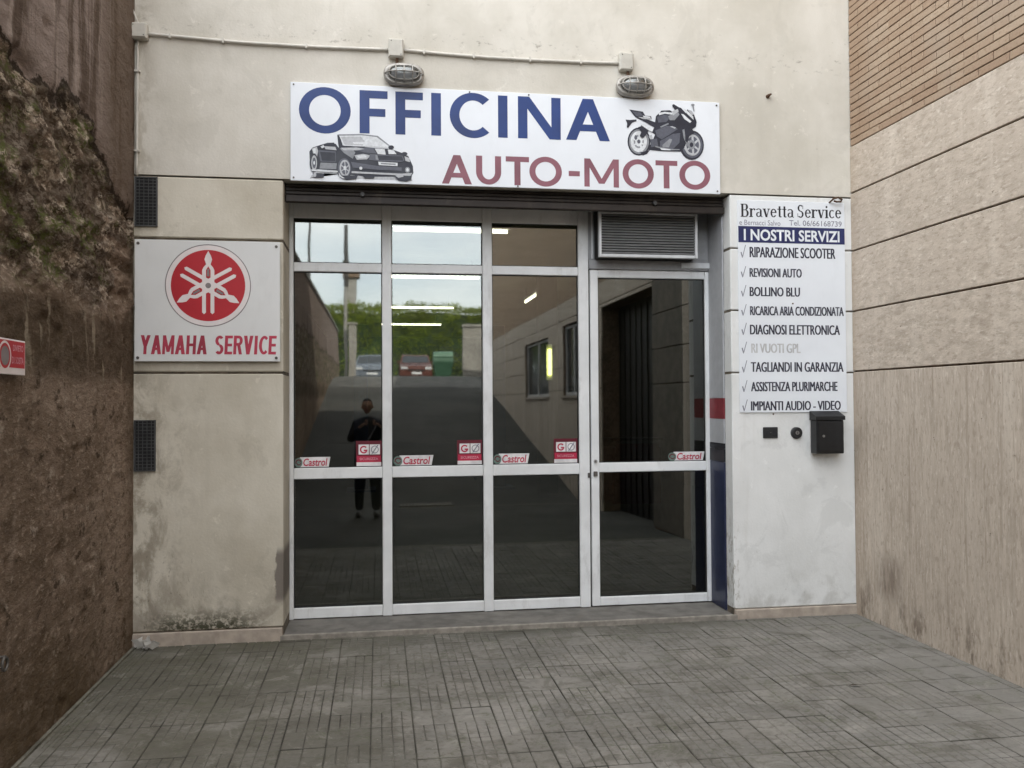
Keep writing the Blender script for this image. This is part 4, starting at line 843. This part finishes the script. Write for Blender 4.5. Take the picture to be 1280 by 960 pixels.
def bulkhead(x, z, lab):
    t = thing('bulkhead_lamp', lab, 'lamp', (x, -.02, z), 'caged oval bulkhead lamps above the sign')
    def oval(a, b_, y, n=32): return [(x+a*math.copysign(abs(math.cos(q))**.75, math.cos(q)), y, z+b_*math.copysign(abs(math.sin(q))**.8, math.sin(q))) for q in np.linspace(0, 2*math.pi, n+1)[:-1]]
    def loft(rings, name, mat, cap=True):
        n = len(rings[0]); mb = MB(); F = [(i*n+k, i*n+(k+1) % n, (i+1)*n+(k+1) % n, (i+1)*n+k) for i in range(len(rings)-1) for k in range(n)]
        if cap: F.append(tuple((len(rings)-1)*n+k for k in range(n)))
        mb.add([p for r_ in rings for p in r_], F); return mb.build(name, mat, t, True)
    loft([oval(.125, .066, -.001), oval(.134, .075, -.03), oval(.136, .077, -.05), oval(.128, .069, -.062), oval(.104, .049, -.063), oval(.104, .049, -.055)], 'housing', 'lamp_metal')
    loft([oval(.104, .049, -.056), oval(.096, .044, -.085), oval(.07, .03, -.104), oval(.03, .012, -.112)], 'lens', 'lamp_glass')
    loft([oval(.085, .035, -.056), oval(.08, .032, -.058)], 'reflector', 'louvre_frame')
    MB().tube([(*p[:1], -.090, p[2]) for p in oval(.100, .047, -.09)+oval(.100, .047, -.09)[:1]], .0045, 6, False).build('cage', 'lamp_metal', t)
    for dx in (-.055, 0, .055): MB().tube([(x+dx, -.06, z+.062), (x+dx, -.100, z+.040), (x+dx, -.120, z), (x+dx, -.100, z-.040), (x+dx, -.06, z-.062)], .0042, 6).build('cage_bar', 'lamp_metal', t)
    MB().tube([(x-.128, -.062, z), (x-.095, -.105, z), (x, -.124, z), (x+.095, -.105, z), (x+.128, -.062, z)], .0042, 6).build('cage_bar', 'lamp_metal', t)
    MB().tube([(x-.045, -.025, z+.07), (x-.045, -.025, z+.125)], .010, 8).build('cable_gland', 'rust', t)
bulkhead(.175, 3.752, 'caged oval bulkhead lamp above the double letters in blue')
bulkhead(1.782, 3.752, 'caged oval bulkhead lamp above the printed motorcycle')
for z0, z1, lab in ((2.695, 3.015, 'dark metal vent grille high on the left pillar beside the brown wall'), (1.118, 1.446, 'dark metal vent grille halfway down the left pillar, below the emblem sign')):
    t = thing('vent_grille', lab, 'vent grille', (-1.48, 0, z0), 'vent grilles on the left pillar'); x0, x1 = -1.548, -1.408 if z0 > 2 else -1.416
    MB().box(x0+.006, x1-.006, -.006, -.002, z0+.006, z1-.006).build('backing', 'grille_dark', t)
    for a in ((x0, x0+.008, z0, z1), (x1-.008, x1, z0, z1), (x0+.008, x1-.008, z0, z0+.008), (x0+.008, x1-.008, z1-.008, z1)): MB().box(a[0], a[1], -.016, -.001, a[2], a[3]).build('frame', 'grille_metal', t)
    for k in range(1, 5): MB().box(x0+k*(x1-x0)/5-.002, x0+k*(x1-x0)/5+.002, -.013, -.009, z0+.008, z1-.008).build('bar', 'grille_metal', t)
    for k in range(1, 15): MB().box(x0+.008, x1-.008, -.0165, -.0132, z0+k*(z1-z0)/15-.0022, z0+k*(z1-z0)/15+.0022).build('bar', 'grille_metal', t)

lb = thing('letterbox', 'black metal letterbox below the services sign', 'letterbox', (3.17, 0, 1.165))
MB().box(3.078, 3.288, -.100, -.012, 1.166, 1.405, .005).build('body', 'black_paint', lb)
mb = MB(); mb.add([(3.072, -.012, 1.406), (3.296, -.012, 1.406), (3.296, -.106, 1.406), (3.072, -.106, 1.406), (3.072, -.012, 1.470), (3.296, -.012, 1.470), (3.296, -.106, 1.432), (3.072, -.106, 1.432)], [(0, 1, 2, 3), (4, 5, 6, 7), (0, 1, 5, 4), (1, 2, 6, 5), (2, 3, 7, 6), (3, 0, 4, 7)]); mb.build('lid', 'black_paint', lb)
MB().box(3.090, 3.276, -.106, -.1005, 1.18, 1.39, .003).build('front_door', 'black_paint', lb)
MB().tube([(3.128, -.106, 1.292), (3.128, -.112, 1.292)], .009, 10).build('lock', 'lock_metal', lb)
it = thing('socket_plate', 'small black rectangular socket plate left of the round key switch', 'socket', (2.774, 0, 1.28))
MB().box(2.718, 2.830, -.012, -.001, 1.278, 1.357, .004).build('plate', 'black_plastic', it)
for x in (2.747, 2.80): MB().box(x-.016, x+.016, -.0145, -.0125, 1.302, 1.333, .002).build('button', 'ink_black', it)
for x in (2.774,): MB().tube([(x, -.0125, 1.318), (x, -.014, 1.318)], .004, 6).build('screw', 'screw_metal', it)
it = thing('key_switch', 'small round black key switch between the socket plate and the letterbox', 'switch', (2.972, 0, 1.31))
MB().tube([(2.972, -.001, 1.314), (2.972, -.018, 1.314), (2.972, -.022, 1.314)], [.042, .041, .034], 24).build('cap', 'black_plastic', it)
MB().tube([(2.972, -.022, 1.314), (2.972, -.027, 1.314)], .014, 12).build('lock', 'lock_metal', it)
MB().box(2.970, 2.974, -.028, -.0272, 1.304, 1.324).build('keyhole', 'ink_black', it)
ck = MB(); ck.tube([(3.25, -.004, 2.985), (3.26, -.05, 3.005), (3.29, -.06, 3.012), (3.325, -.05, 3.000), (3.315, -.05, 2.985), (3.28, -.055, 2.982), (3.262, -.05, 2.99)], .007, 6); ck.tube([(3.325, -.05, 3.0), (3.34, -.004, 3.02)], .006, 6)
tag(ck.build('rusty_clip', 'rust'), 'rusty bent wire clip at the top right corner of the services sign', 'wire clip')
tag(MB().tube([(2.785, 0, 3.743), (2.785, -.03, 3.745), (2.80, -.035, 3.752)], [.014, .010, .006], 8).build('wall_plug', 'rust'), 'rusty stub of an anchor in the plain wall right of the long sign', 'wall anchor')

# ================================================================== RIGHT HAND BUILDING
rb = thing('side_building', 'right hand building with beige stone slabs below and brown bricks above', 'building', (XR, -5, 0))
ZB = 3.40; X0, X1 = XR+.022, XR+.40
holes = [(-6.35, -3.82, -.3, 3.0), (-9.2, -7.75, 1.65, 2.95), (-13.42, -10.65, 1.65, 2.86)]
def wall_with_holes(y0, y1, z0, z1, hl, name, mat, x0=X0, x1=X1):
    yy = sorted({y0, y1}|{h[0] for h in hl}|{h[1] for h in hl}); mb = MB()
    for a, b_ in zip(yy, yy[1:]):
        cuts = [(h[2], h[3]) for h in hl if h[0] <= a and h[1] >= b_]; z = z0
        for c0, c1 in cuts:
            if c0 > z: mb.box(x0, x1, a, b_, z, c0)
            z = c1
        if z < z1: mb.box(x0, x1, a, b_, z, z1)
    return mb.build(name, mat, rb)
wall_with_holes(-20, .013, -.4, ZB+.002, holes, 'wall_core', 'brick_mortar')
MB().box(XR+.022, XR+.40, -20, .013, ZB+.004, 9.5).build('wall_core', 'brick_mortar', rb)
MB().box(XR+.41, 12, -20, -.02, -.4, 9.5).build('building_mass', 'brick_mortar', rb)
# slabs: courses with open joints; long joints between slabs along the wall
def slab(y0, y1, z0, z1, mat):
    MB().box(XR, XR+.021, y0, y1, z0, z1, .003).build('stone_slab', mat, rb)
courses = [(-.02, 1.749, 'ribbed_stone'), (1.761, 2.187, 'flat_stone'), (2.199, 2.628, 'flat_stone'), (2.640, 3.052, 'flat_stone'), (3.064, 3.398, 'flat_stone')]
cols = [(-2.72, -.001), (-3.82, -2.722), (-6.35, -3.822), (-7.75, -6.352), (-9.2, -7.752), (-10.65, -9.202), (-13.42, -10.652), (-16.5, -13.422), (-20, -16.502)]
for ci, (y0, y1) in enumerate(cols):
    hz = [h for h in holes if h[0] == y0]
    for z0, z1, mt in courses:
        segs = [(z0 if y0 > -6.4 else min(z0, z0-.3 if z0 < 0 else z0), z1)]
        for h in hz:
            ns = []
            for a, b_ in segs:
                if h[3] <= a or h[2] >= b_: ns.append((a, b_)); continue
                if a < h[2]: ns.append((a, h[2]))
                if b_ > h[3]: ns.append((h[3], b_))
            segs = ns
        for a, b_ in segs:
            if b_-a > .02: slab(y0, y1, a, b_, 'dark_slab_stone' if y0 == -3.82 else mt)  # slabs next to the garage opening get a darker tone
# bricks: courses of 51 mm, 25 cm long
bm_ = MB(); bm_.box(0, .020, -.1220, .1220, -.0224, .0224, .0025); bmesh_ = meshof(bm_, 'brick', 'brick_clay')
hb = MB(); hb.box(0, .020, -.0590, .0590, -.0224, .0224, .0025); hbm = meshof(hb, 'brick_half', 'brick_clay')
rest = MB(); nbk = 0
for k in range(26):
    z = ZB+.0275+k*.051; y = -.004
    offs = 0 if k % 2 else .125; first = True
    while y > -7:
        ln = .25 if not (first and offs) else .125
        yc = y-ln/2; vis = (yc > -1.95) and (z < 4.56+.35*min(0, yc+1.75)+.02) and nbk < 298
        if vis:
            kid('brick', bmesh_ if ln > .2 else hbm, rb, (XR+random.uniform(-.0015, .0015), yc, z)); nbk += 1
        else: rest.box(XR, XR+.020, yc-ln/2+.0035, yc+ln/2-.0035, z-.0215, z+.0215)
        y -= ln; first = False
tag(rest.build('brick_rest', 'brick_clay', rb), kind='stuff')
MB().box(XR+.004, XR+.0215, -20, -7.13, ZB+.004, ZB+26*.051).build('brick_face', 'distant_brick', rb)
MB().box(XR+.004, XR+.0215, -20, 0, ZB+26*.051+.003, 9.5).build('brick_face', 'distant_brick', rb)
# windows and garage opening in the side wall
for y0, y1, z0, z1 in holes[1:]:
    wn = MB().box(XR+.06, XR+.10, y0, y0+.06, z0, z1).box(XR+.06, XR+.10, y1-.06, y1, z0, z1).box(XR+.06, XR+.10, y0+.06, y1-.06, z0, z0+.06).box(XR+.06, XR+.10, y0+.06, y1-.06, z1-.06, z1).build('window', 'window_white', rb)
    MB().box(XR+.055, XR+.105, (y0+y1)/2-.035, (y0+y1)/2+.035, z0+.061, z1-.061).build('mullion', 'window_white', wn)
    MB().box(XR+.085, XR+.092, y0+.06, y1-.06, z0+.06, z1-.06).build('pane', 'car_glass', wn)
    MB().box(XR-.03, XR+.055, y0-.05, y1+.05, z0-.045, z0-.002).build('sill', 'skirting_stone', wn)
gt = MB().box(XR+.30, XR+.36, -6.35, -3.82, -.2, 3.0).build('garage_gate', 'gate_dark', rb)
for k in range(9): MB().box(XR+.28, XR+.299, -6.35+.28*k, -6.35+.28*k+.03, -.15, 2.95).build('gate_rib', 'gate_dark', gt)

# ================================================================== RETAINING WALL ON THE LEFT
rw = thing('retaining_wall', 'tall weathered brown retaining wall with crumbling render and moss', 'retaining wall', (-1.6, -3, 0))
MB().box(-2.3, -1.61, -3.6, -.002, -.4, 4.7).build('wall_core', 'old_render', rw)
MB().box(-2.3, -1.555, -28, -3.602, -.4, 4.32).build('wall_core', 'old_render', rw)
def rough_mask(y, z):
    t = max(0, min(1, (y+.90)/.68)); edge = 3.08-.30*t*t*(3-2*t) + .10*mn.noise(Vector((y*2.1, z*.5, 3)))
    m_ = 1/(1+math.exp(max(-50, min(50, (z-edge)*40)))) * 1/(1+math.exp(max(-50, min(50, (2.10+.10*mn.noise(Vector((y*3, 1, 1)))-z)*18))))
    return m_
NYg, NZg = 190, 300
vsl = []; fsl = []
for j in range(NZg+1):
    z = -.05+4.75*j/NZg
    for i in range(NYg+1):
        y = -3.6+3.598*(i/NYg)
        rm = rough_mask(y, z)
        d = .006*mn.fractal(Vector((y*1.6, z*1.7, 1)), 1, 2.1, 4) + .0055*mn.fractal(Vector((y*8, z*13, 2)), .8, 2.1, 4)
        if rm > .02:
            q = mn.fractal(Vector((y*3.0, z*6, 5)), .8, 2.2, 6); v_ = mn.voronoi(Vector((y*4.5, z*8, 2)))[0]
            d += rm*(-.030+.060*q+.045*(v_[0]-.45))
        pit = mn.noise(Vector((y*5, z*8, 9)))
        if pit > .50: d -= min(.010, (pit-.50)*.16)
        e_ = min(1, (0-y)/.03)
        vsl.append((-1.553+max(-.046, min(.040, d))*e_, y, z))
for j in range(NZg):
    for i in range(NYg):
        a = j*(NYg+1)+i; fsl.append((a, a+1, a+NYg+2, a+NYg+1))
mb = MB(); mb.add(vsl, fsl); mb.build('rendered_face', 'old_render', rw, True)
MB().box(-2.32, -1.52, -28, -3.602, 4.322, 4.40).build('coping', 'concrete_pale', rw)
MB().box(-30, -2.302, -28, -.02, -.4, 3.9).build('earth_bank', 'yard_concrete', rw)
tag(rw.children[-1], kind='stuff')

# ================================================================== BEHIND THE CAMERA (seen mirrored in the glass)
gp = thing('gate_pillar', 'pale concrete gate pillar at the top of the ramp, mirrored in the glass', 'pillar', (-1.05, -30, 2.55))
MB().box(-1.22, -.90, -30.2, -29.9, 2.5, 4.78, .02).build('shaft', 'concrete_pale', gp); MB().box(-1.27, -.85, -30.25, -29.85, 4.782, 4.88, .02).build('cap', 'concrete_pale', gp)
up_ = thing('utility_pole', 'tall dark utility pole with a fitting near its top, mirrored in the leftmost bay', 'pole', (-1.36, -30.6, 2.55))
MB().tube([(-1.36, -30.6, 2.5), (-1.36, -30.6, 6.5)], .07, 10).build('pole', 'pole_concrete', up_)
MB().tube([(-1.36, -30.6, 6.5), (-1.36, -30.6, 9.1)], [.10, .08], 10).build('upper_pole', 'pole_dark', up_)
MB().box(-1.50, -1.24, -30.75, -30.45, 7.35, 7.6, .02).build('fitting', 'pole_dark', up_)
p2 = thing('lamp_post', 'thin dark lamp post rising behind the retaining wall, mirrored at the far left', 'lamp post', (-3.2, -35, 2.6))
MB().tube([(-3.2, -35, 2.5), (-3.2, -35, 10.6)], [.09, .05], 8).build('post', 'pole_dark', p2); MB().tube([(-3.2, -35, 10.6), (-2.9, -35, 10.9), (-2.2, -35, 10.95)], .04, 6).build('arm', 'pole_dark', p2)
MB().box(-2.3, -1.8, -35.1, -34.9, 10.88, 11.0, .02).build('lantern', 'pole_concrete', p2)
ch_ = thing('chimney', 'square brown chimney with a wider cap standing above the hedge', 'chimney', (-2.1, -58, 2.6))
MB().box(-2.50, -1.62, -58.5, -57.7, 2.6, 10.75).build('shaft', 'pole_concrete', ch_); MB().box(-2.58, -1.38, -58.7, -57.5, 10.752, 11.3, .03).build('cap', 'brick_mortar', ch_)
bwall = thing('boundary_wall', 'pale plain boundary wall at the top of the ramp beyond the side building', 'wall', (5, -28, 2.5))
MB().box(3.40, 9, -28.4, -28.1, 2.3, 4.58).build('wall', 'concrete_pale', bwall); MB().box(3.36, 9, -28.45, -28.05, 4.582, 4.68).build('coping', 'pole_concrete', bwall)

# hedge bank: thousands of leaves over a dark core
mb = MB(); NX, NZ = 70, 16
def hp(x, v):
    top = 8.15+.45*mn.noise(Vector((x*.22, 3, 1)))+.22*mn.noise(Vector((x*.9, 1, 4))); a = v*math.pi*.5
    bul = .9*mn.noise(Vector((x*.35, v*3, 7)))
    return Vector((x, -55+5.2*math.cos(a)+bul, 2.4+(top-2.4)*math.sin(a)+.25*mn.noise(Vector((x*1.1, v*6, 2)))))
vs = []
for i in range(NX+1):
    for j in range(NZ+1): vs.append(hp(-26+60*i/NX, j/NZ)-Vector((0, .35, .3)))
mb.add(vs, [(i*(NZ+1)+j, (i+1)*(NZ+1)+j, (i+1)*(NZ+1)+j+1, i*(NZ+1)+j+1) for i in range(NX) for j in range(NZ)])
mb.add([(-26, -55, 2.4), (34, -55, 2.4), (34, -60, 2.4), (-26, -60, 2.4), (-26, -55.4, 7.6), (34, -55.4, 7.6), (34, -60, 7.0), (-26, -60, 7.0)], [(0, 1, 5, 4), (1, 2, 6, 5), (2, 3, 7, 6), (3, 0, 4, 7), (4, 5, 6, 7)])
hedge = thing('hedge', 'broad sunlit green hedge bank across the street, mirrored in the glass', 'hedge', (4, -55, 2.4), kind='stuff')
mb.build('hedge_core', 'leaf_core', hedge)
vs = []; fs = []
for k in range(62000):
    x = rng.uniform(-14, 20); v = rng.uniform(0, 1)**.8; p = hp(x, v)
    if mn.noise(Vector((x*1.3, v*9, 3))) < -.30 or (v < .75 and rng.uniform() < .45): continue
    s_ = rng.uniform(.04, .10); u = Vector(rng.normal(size=3)).normalized(); w_ = Vector(rng.normal(size=3)); w_ = (w_-u*w_.dot(u)).normalized()
    p += Vector((rng.normal()*.12, rng.normal()*.18, rng.normal()*.13+(.12 if v > .9 else 0))); n0 = len(vs)
    vs += [p-u*s_, p+w_*s_*.6, p+u*s_, p-w_*s_*.6]; fs.append((n0, n0+1, n0+2, n0+3))
mb = MB(); mb.add(vs, fs)
me = bpy.data.meshes.new('leaves'); me.from_pydata([tuple(v-Vector((4, -55, 2.4))) for v in vs], [], fs); me.materials.append(MATS['leaf_green'])
lo = bpy.data.objects.new('leaves', me); C.objects.link(lo); lo.parent = hedge; tag(lo, kind='stuff')

# cars and a waste container on the street
def parked_car(cx, cy, body, lab, h=1.45, w_=1.72):
    z = gz(cy)+.006; t = thing('parked_car', lab, 'car', (cx, cy, z), 'cars parked on the street behind')
    prof = [(0, .28), (.02, .62), (.12, .78), (.95, .95), (1.65, h-.06), (2.1, h), (3.1, h-.03), (3.75, .98), (4.1, .90), (4.15, .35), (4.0, .22), (.1, .2)]
    mb = MB(); n = len(prof); hw = w_/2; ins = lambda zz: hw-(max(0, zz-.9)*.28)
    vs = [(cx-ins(zz), cy-yy, z+zz) for yy, zz in prof]+[(cx+ins(zz), cy-yy, z+zz) for yy, zz in prof]
    mb.add(vs, [tuple(range(n)), tuple(range(n, 2*n))[::-1]]+[(i, (i+1) % n, n+(i+1) % n, n+i) for i in range(n)]); mb.build('body', body, t)
    ws = MB(); a = ins(1.0)-.08; c_ = ins(h-.1)-.08; ws.add([(cx-a, cy-1.0+.012, z+.985), (cx+a, cy-1.0+.012, z+.985), (cx+c_, cy-1.60+.012, z+h-.095), (cx-c_, cy-1.60+.012, z+h-.095)], [(0, 1, 2, 3)]); ws.build('windscreen', 'car_glass', t)
    for s_ in (-1, 1):
        sw = MB(); e_ = .006; sw.add([(cx+s_*(ins(1.0)+e_), cy-1.15, z+1.0), (cx+s_*(ins(1.0)+e_), cy-3.55, z+1.0), (cx+s_*(ins(h-.12)+e_), cy-3.0, z+h-.12), (cx+s_*(ins(h-.12)+e_), cy-1.72, z+h-.12)], [(0, 1, 2, 3)]); sw.build('side_window', 'car_glass', t)
        MB().box(cx+s_*.62-.17, cx+s_*.62+.17, cy-.06, cy+.015, z+.60, z+.74, .02).build('headlight', 'headlamp', t)
        MB().box(cx+s_*(hw+.06)-.07, cx+s_*(hw+.06)+.07, cy-1.30, cy-1.18, z+.96, z+1.08, .02).build('mirror', body, t)
        for yy in (.75, 3.35):
            wh = MB().tube([(cx+s_*(hw-.19), cy-yy, z+.31), (cx+s_*(hw+.01), cy-yy, z+.31)], .31, 20).build('wheel', 'tyre', t); MB().tube([(cx+s_*(hw+.01), cy-yy, z+.31), (cx+s_*(hw+.02), cy-yy, z+.31)], .19, 14).build('rim', 'rim', wh)
    MB().box(cx-.26, cx+.26, cy+.002, cy+.02, z+.36, z+.47).build('number_plate', 'plate_white', t); MB().box(cx-.42, cx+.42, cy-.01, cy+.012, z+.52, z+.60).build('grille', 'tyre', t)
parked_car(-.30, -37.6, 'car_grey', 'grey blue parked car mirrored in the leftmost bay')
parked_car(1.92, -37.9, 'car_red', 'dull red parked car mirrored in the second bay', 1.47, 1.66)
wc = thing('waste_container', 'green wheeled waste container on the street right of the red car', 'waste container', (3.15, -36, gz(-36)))
zc = gz(-36)+.006
mb = MB(); mb.add([(2.78, -36.3, zc+.15), (3.52, -36.3, zc+.15), (3.52, -35.7, zc+.15), (2.78, -35.7, zc+.15), (2.70, -36.4, zc+1.15), (3.60, -36.4, zc+1.15), (3.60, -35.6, zc+1.15), (2.70, -35.6, zc+1.15)], [(0, 3, 2, 1), (4, 5, 6, 7), (0, 1, 5, 4), (1, 2, 6, 5), (2, 3, 7, 6), (3, 0, 4, 7)]); mb.build('body', 'bin_green', wc)
MB().tube([(2.68, -36, zc+1.02), (3.62, -36, zc+1.02)], .40, 20).build('lid', 'bin_lid', wc)
for x in (2.85, 3.45):
    for y in (-36.25, -35.75): MB().tube([(x-.03, y, zc+.08), (x+.03, y, zc+.08)], .08, 10).build('wheel', 'tyre', wc)

# ---- the photographer, mirrored in the glass
PX, PY = -.16, -6.28; PZ = gz(PY)
pn = thing('person', 'person in dark jacket and trousers holding up a phone, mirrored in the leftmost bay', 'person', (PX, PY, PZ))
def skin(name, verts, edges, radii, mat, root=0, sub=2):
    me = bpy.data.meshes.new(name); me.from_pydata([tuple(v) for v in verts], edges, []); o = bpy.data.objects.new(name, me); C.objects.link(o); o.parent = pn
    md = o.modifiers.new('skin', 'SKIN'); md.use_smooth_shade = True
    for i, r_ in enumerate(radii):
        sv = me.skin_vertices[0].data[i]; sv.radius = r_ if isinstance(r_, tuple) else (r_, r_); sv.use_root = (i == root)
    ss_ = o.modifiers.new('sub', 'SUBSURF'); ss_.levels = sub; ss_.render_levels = sub
    me.materials.append(MATS[mat]); return o
# heights above the feet; +y is towards the glass
V = [(0, 0, .93), (0, .01, 1.08), (0, .01, 1.25), (0, 0, 1.39), (0, .02, 1.50),           # pelvis..neck
     (-.17, 0, 1.37), (-.25, .08, 1.13), (-.12, .31, 1.33), (.17, 0, 1.37), (.26, .08, 1.13), (.22, .31, 1.33),   # arms to the wrists
     (-.10, 0, .86), (-.115, .02, .48), (-.12, -.02, .09), (.10, 0, .86), (.12, .03, .48), (.125, -.01, .09)]
Ed = [(0, 1), (1, 2), (2, 3), (3, 4), (3, 5), (5, 6), (6, 7), (3, 8), (8, 9), (9, 10), (0, 11), (11, 12), (12, 13), (0, 14), (14, 15), (15, 16)]
Rd = [(.20, .14), (.19, .135), (.20, .135), (.15, .11), .060, .085, .066, .042, .085, .066, .042, .115, .088, .066, .115, .088, .066]
if not hasattr(bpy.types.Mesh, 'skin_vertices'): pass
def skin2(name, verts, edges, radii, mat, root=0, sub=2):
    bmm = bmesh.new(); lay = bmm.verts.layers.skin.verify(); vv = [bmm.verts.new(v) for v in verts]
    for a, b_ in edges: bmm.edges.new((vv[a], vv[b_]))
    for i, r_ in enumerate(radii): vv[i][lay].radius = r_ if isinstance(r_, tuple) else (r_, r_); vv[i][lay].use_root = (i == root)
    me = bpy.data.meshes.new(name); bmm.to_mesh(me); bmm.free(); me.materials.append(MATS[mat]); o = bpy.data.objects.new(name, me); C.objects.link(o); o.parent = pn
    md = o.modifiers.new('skin', 'SKIN'); md.use_smooth_shade = True; q = o.modifiers.new('sub', 'SUBSURF'); q.levels = sub; q.render_levels = sub; return o
skin2('body', V, Ed, Rd, 'jacket_dark')
for s_ in (-1, 1):
    x = s_*.12; skin2('shoe', [(x, -.05, .05), (x+s_*.01, .06, .045), (x+s_*.02, .19, .035)], [(0, 1), (1, 2)], [.045, (.048, .042), (.042, .028)], 'shoe_dark')
# head with face, ears, hair
def blob(name, mat, f, c_, n=24, mrows=18):
    mb = MB(); vs = []
    for j in range(mrows+1):
        th = math.pi*j/mrows
        for i in range(n):
            ph = 2*math.pi*i/n; d = Vector((math.sin(th)*math.cos(ph), math.sin(th)*math.sin(ph), math.cos(th))); vs.append(Vector(c_)+f(d)+Vector((PX, PY, PZ)))
    mb.add(vs, [(j*n+i, j*n+(i+1) % n, (j+1)*n+(i+1) % n, (j+1)*n+i) for j in range(mrows) for i in range(n)]); return mb.build(name, mat, pn, True)
def headf(d):
    r_ = Vector((d.x*.076, d.y*.095, d.z*.115))
    if d.z < 0: r_.x *= 1+.28*d.z; r_.y *= 1+.12*d.z*(1 if d.y > 0 else 2.2)
    if d.y > .6: r_.y += .022*math.exp(-((d.x/.14)**2+((d.z+.12)/.20)**2)) - .008*math.exp(-(((abs(d.x)-.35)/.15)**2+((d.z-.08)/.12)**2)) + .006*math.exp(-((d.x/.3)**2+((d.z+.48)/.07)**2))
    return r_
hd = blob('head', 'skin', headf, (0, .035, 1.645))
def hairf(d):
    r_ = Vector((d.x*.083, d.y*.103, d.z*.122))
    if d.y > -.05 and d.z < .52: r_ *= .78
    if d.z < -.35: r_ *= .75
    return r_
blob('hair', 'hair_dark', hairf, (0, .025, 1.652))
for s_ in (-1, 1):
    blob('ear', 'skin', lambda d: Vector((d.x*.012, d.y*.020, d.z*.030)), (s_*.078, .03, 1.64), 10, 8)
    blob('eye', 'ink_black', lambda d: Vector((d.x*.012, d.y*.006, d.z*.007)), (s_*.030, .122, 1.655), 10, 6)
blob('mouth', 'jamb_red', lambda d: Vector((d.x*.022, d.y*.005, d.z*.006)), (0, .124, 1.590), 10, 6)
# hands: palm with five fingers closing on the phone
for s_, hx, hy, hz_ in ((-1, -.12, .31, 1.33), (1, .22, .31, 1.33)):
    cx_ = hx-s_*.0; px_ = .04*1+ (hx-.04)*.9; tgt = (.05+s_*.075, .37, 1.40); vv = [(hx, hy, hz_), ((hx+tgt[0])/2, .345, 1.365), tgt]; ee = [(0, 1), (1, 2)]; rr = [.026, (.034, .018), (.036, .018)]
    skin2('hand', vv, ee, rr, 'skin')
    for k in range(4):
        zz = 1.375+.020*k; ln = (.8, .95, 1, .85)[k]
        skin2('finger', [(tgt[0], .375, zz), (tgt[0]-s_*.022*ln, .405, zz+.004), (tgt[0]-s_*.046*ln, .412, zz+.006)], [(0, 1), (1, 2)], [.0095, .009, .0075], 'skin', sub=1)
    skin2('thumb', [(tgt[0]-s_*.005, .355, 1.365), (tgt[0]-s_*.03, .350, 1.385), (tgt[0]-s_*.052, .362, 1.405)], [(0, 1), (1, 2)], [.012, .011, .009], 'skin', sub=1)
sb = MB(); o_ = Vector((PX, PY, PZ)); pts_ = [(.15, .02, 1.44), (.12, .13, 1.33), (.02, .155, 1.15), (-.10, .14, .98), (-.17, .06, .88)]
sb.tube([Vector(p)+o_ for p in pts_], .013, 6); sb.build('bag_strap', 'strap_grey', pn)
ph = thing('phone', 'dark phone held upright in both hands of the photographer', 'phone', (.02, -5.89, PZ+1.36))
MB().box(-.075+PX+.05+.0, .075+PX+.05, -5.893, -5.884, PZ+1.365, PZ+1.445, .003).build('body', 'black_plastic', ph)
MB().box(-.07+PX+.05, .07+PX+.05, -5.8945, -5.8935, PZ+1.37, PZ+1.44).build('screen', 'car_glass', ph)

# ================================================================== SMALL STUFF ON THE GROUND
lt = MB()
for k in range(12):
    c_ = Vector((-1.46+random.uniform(-.06, .08), -.05-random.uniform(0, .06), .018+.03*random.random())); u = Vector((random.uniform(-1, 1), random.uniform(-1, 1), random.uniform(-.2, .9))).normalized()*.042; w_ = u.cross(Vector((.3, .9, .4))).normalized()*.028
    lt.add([c_-u, c_+w_, c_+u+Vector((0, 0, .012)), c_-w_+Vector((0, 0, .008))], [(0, 1, 2), (0, 2, 3)])
tag(lt.build('litter', 'paper_litter'), 'crumpled pale scrap of litter in the corner below the left pillar', 'litter')
for x, y, s_, lab in ((2.547, -1.487, .05, 'small dry leaf lying flat on the tiles near the right wall'), (2.62, -.42, .018, 'dark crumb on the tiles before the right pillar skirting, left of its twin'), (2.93, -.36, .018, 'dark crumb on the tiles before the right pillar skirting, right of its twin')):
    lf_ = MB(); lf_.add([(x-s_, y, .004), (x-s_*.3, y-s_*.3, .014), (x+s_*.3, y-s_*.12, .010), (x+s_, y-.01, .005), (x+s_*.3, y+s_*.25, .008), (x-s_*.3, y+s_*.2, .012)], [(0, 1, 5), (1, 2, 4, 5), (2, 3, 4)])
    tag(lf_.build('dry_leaf' if s_ > .03 else 'crumb', 'leaf_dry'), lab, 'leaf' if s_ > .03 else 'crumb')
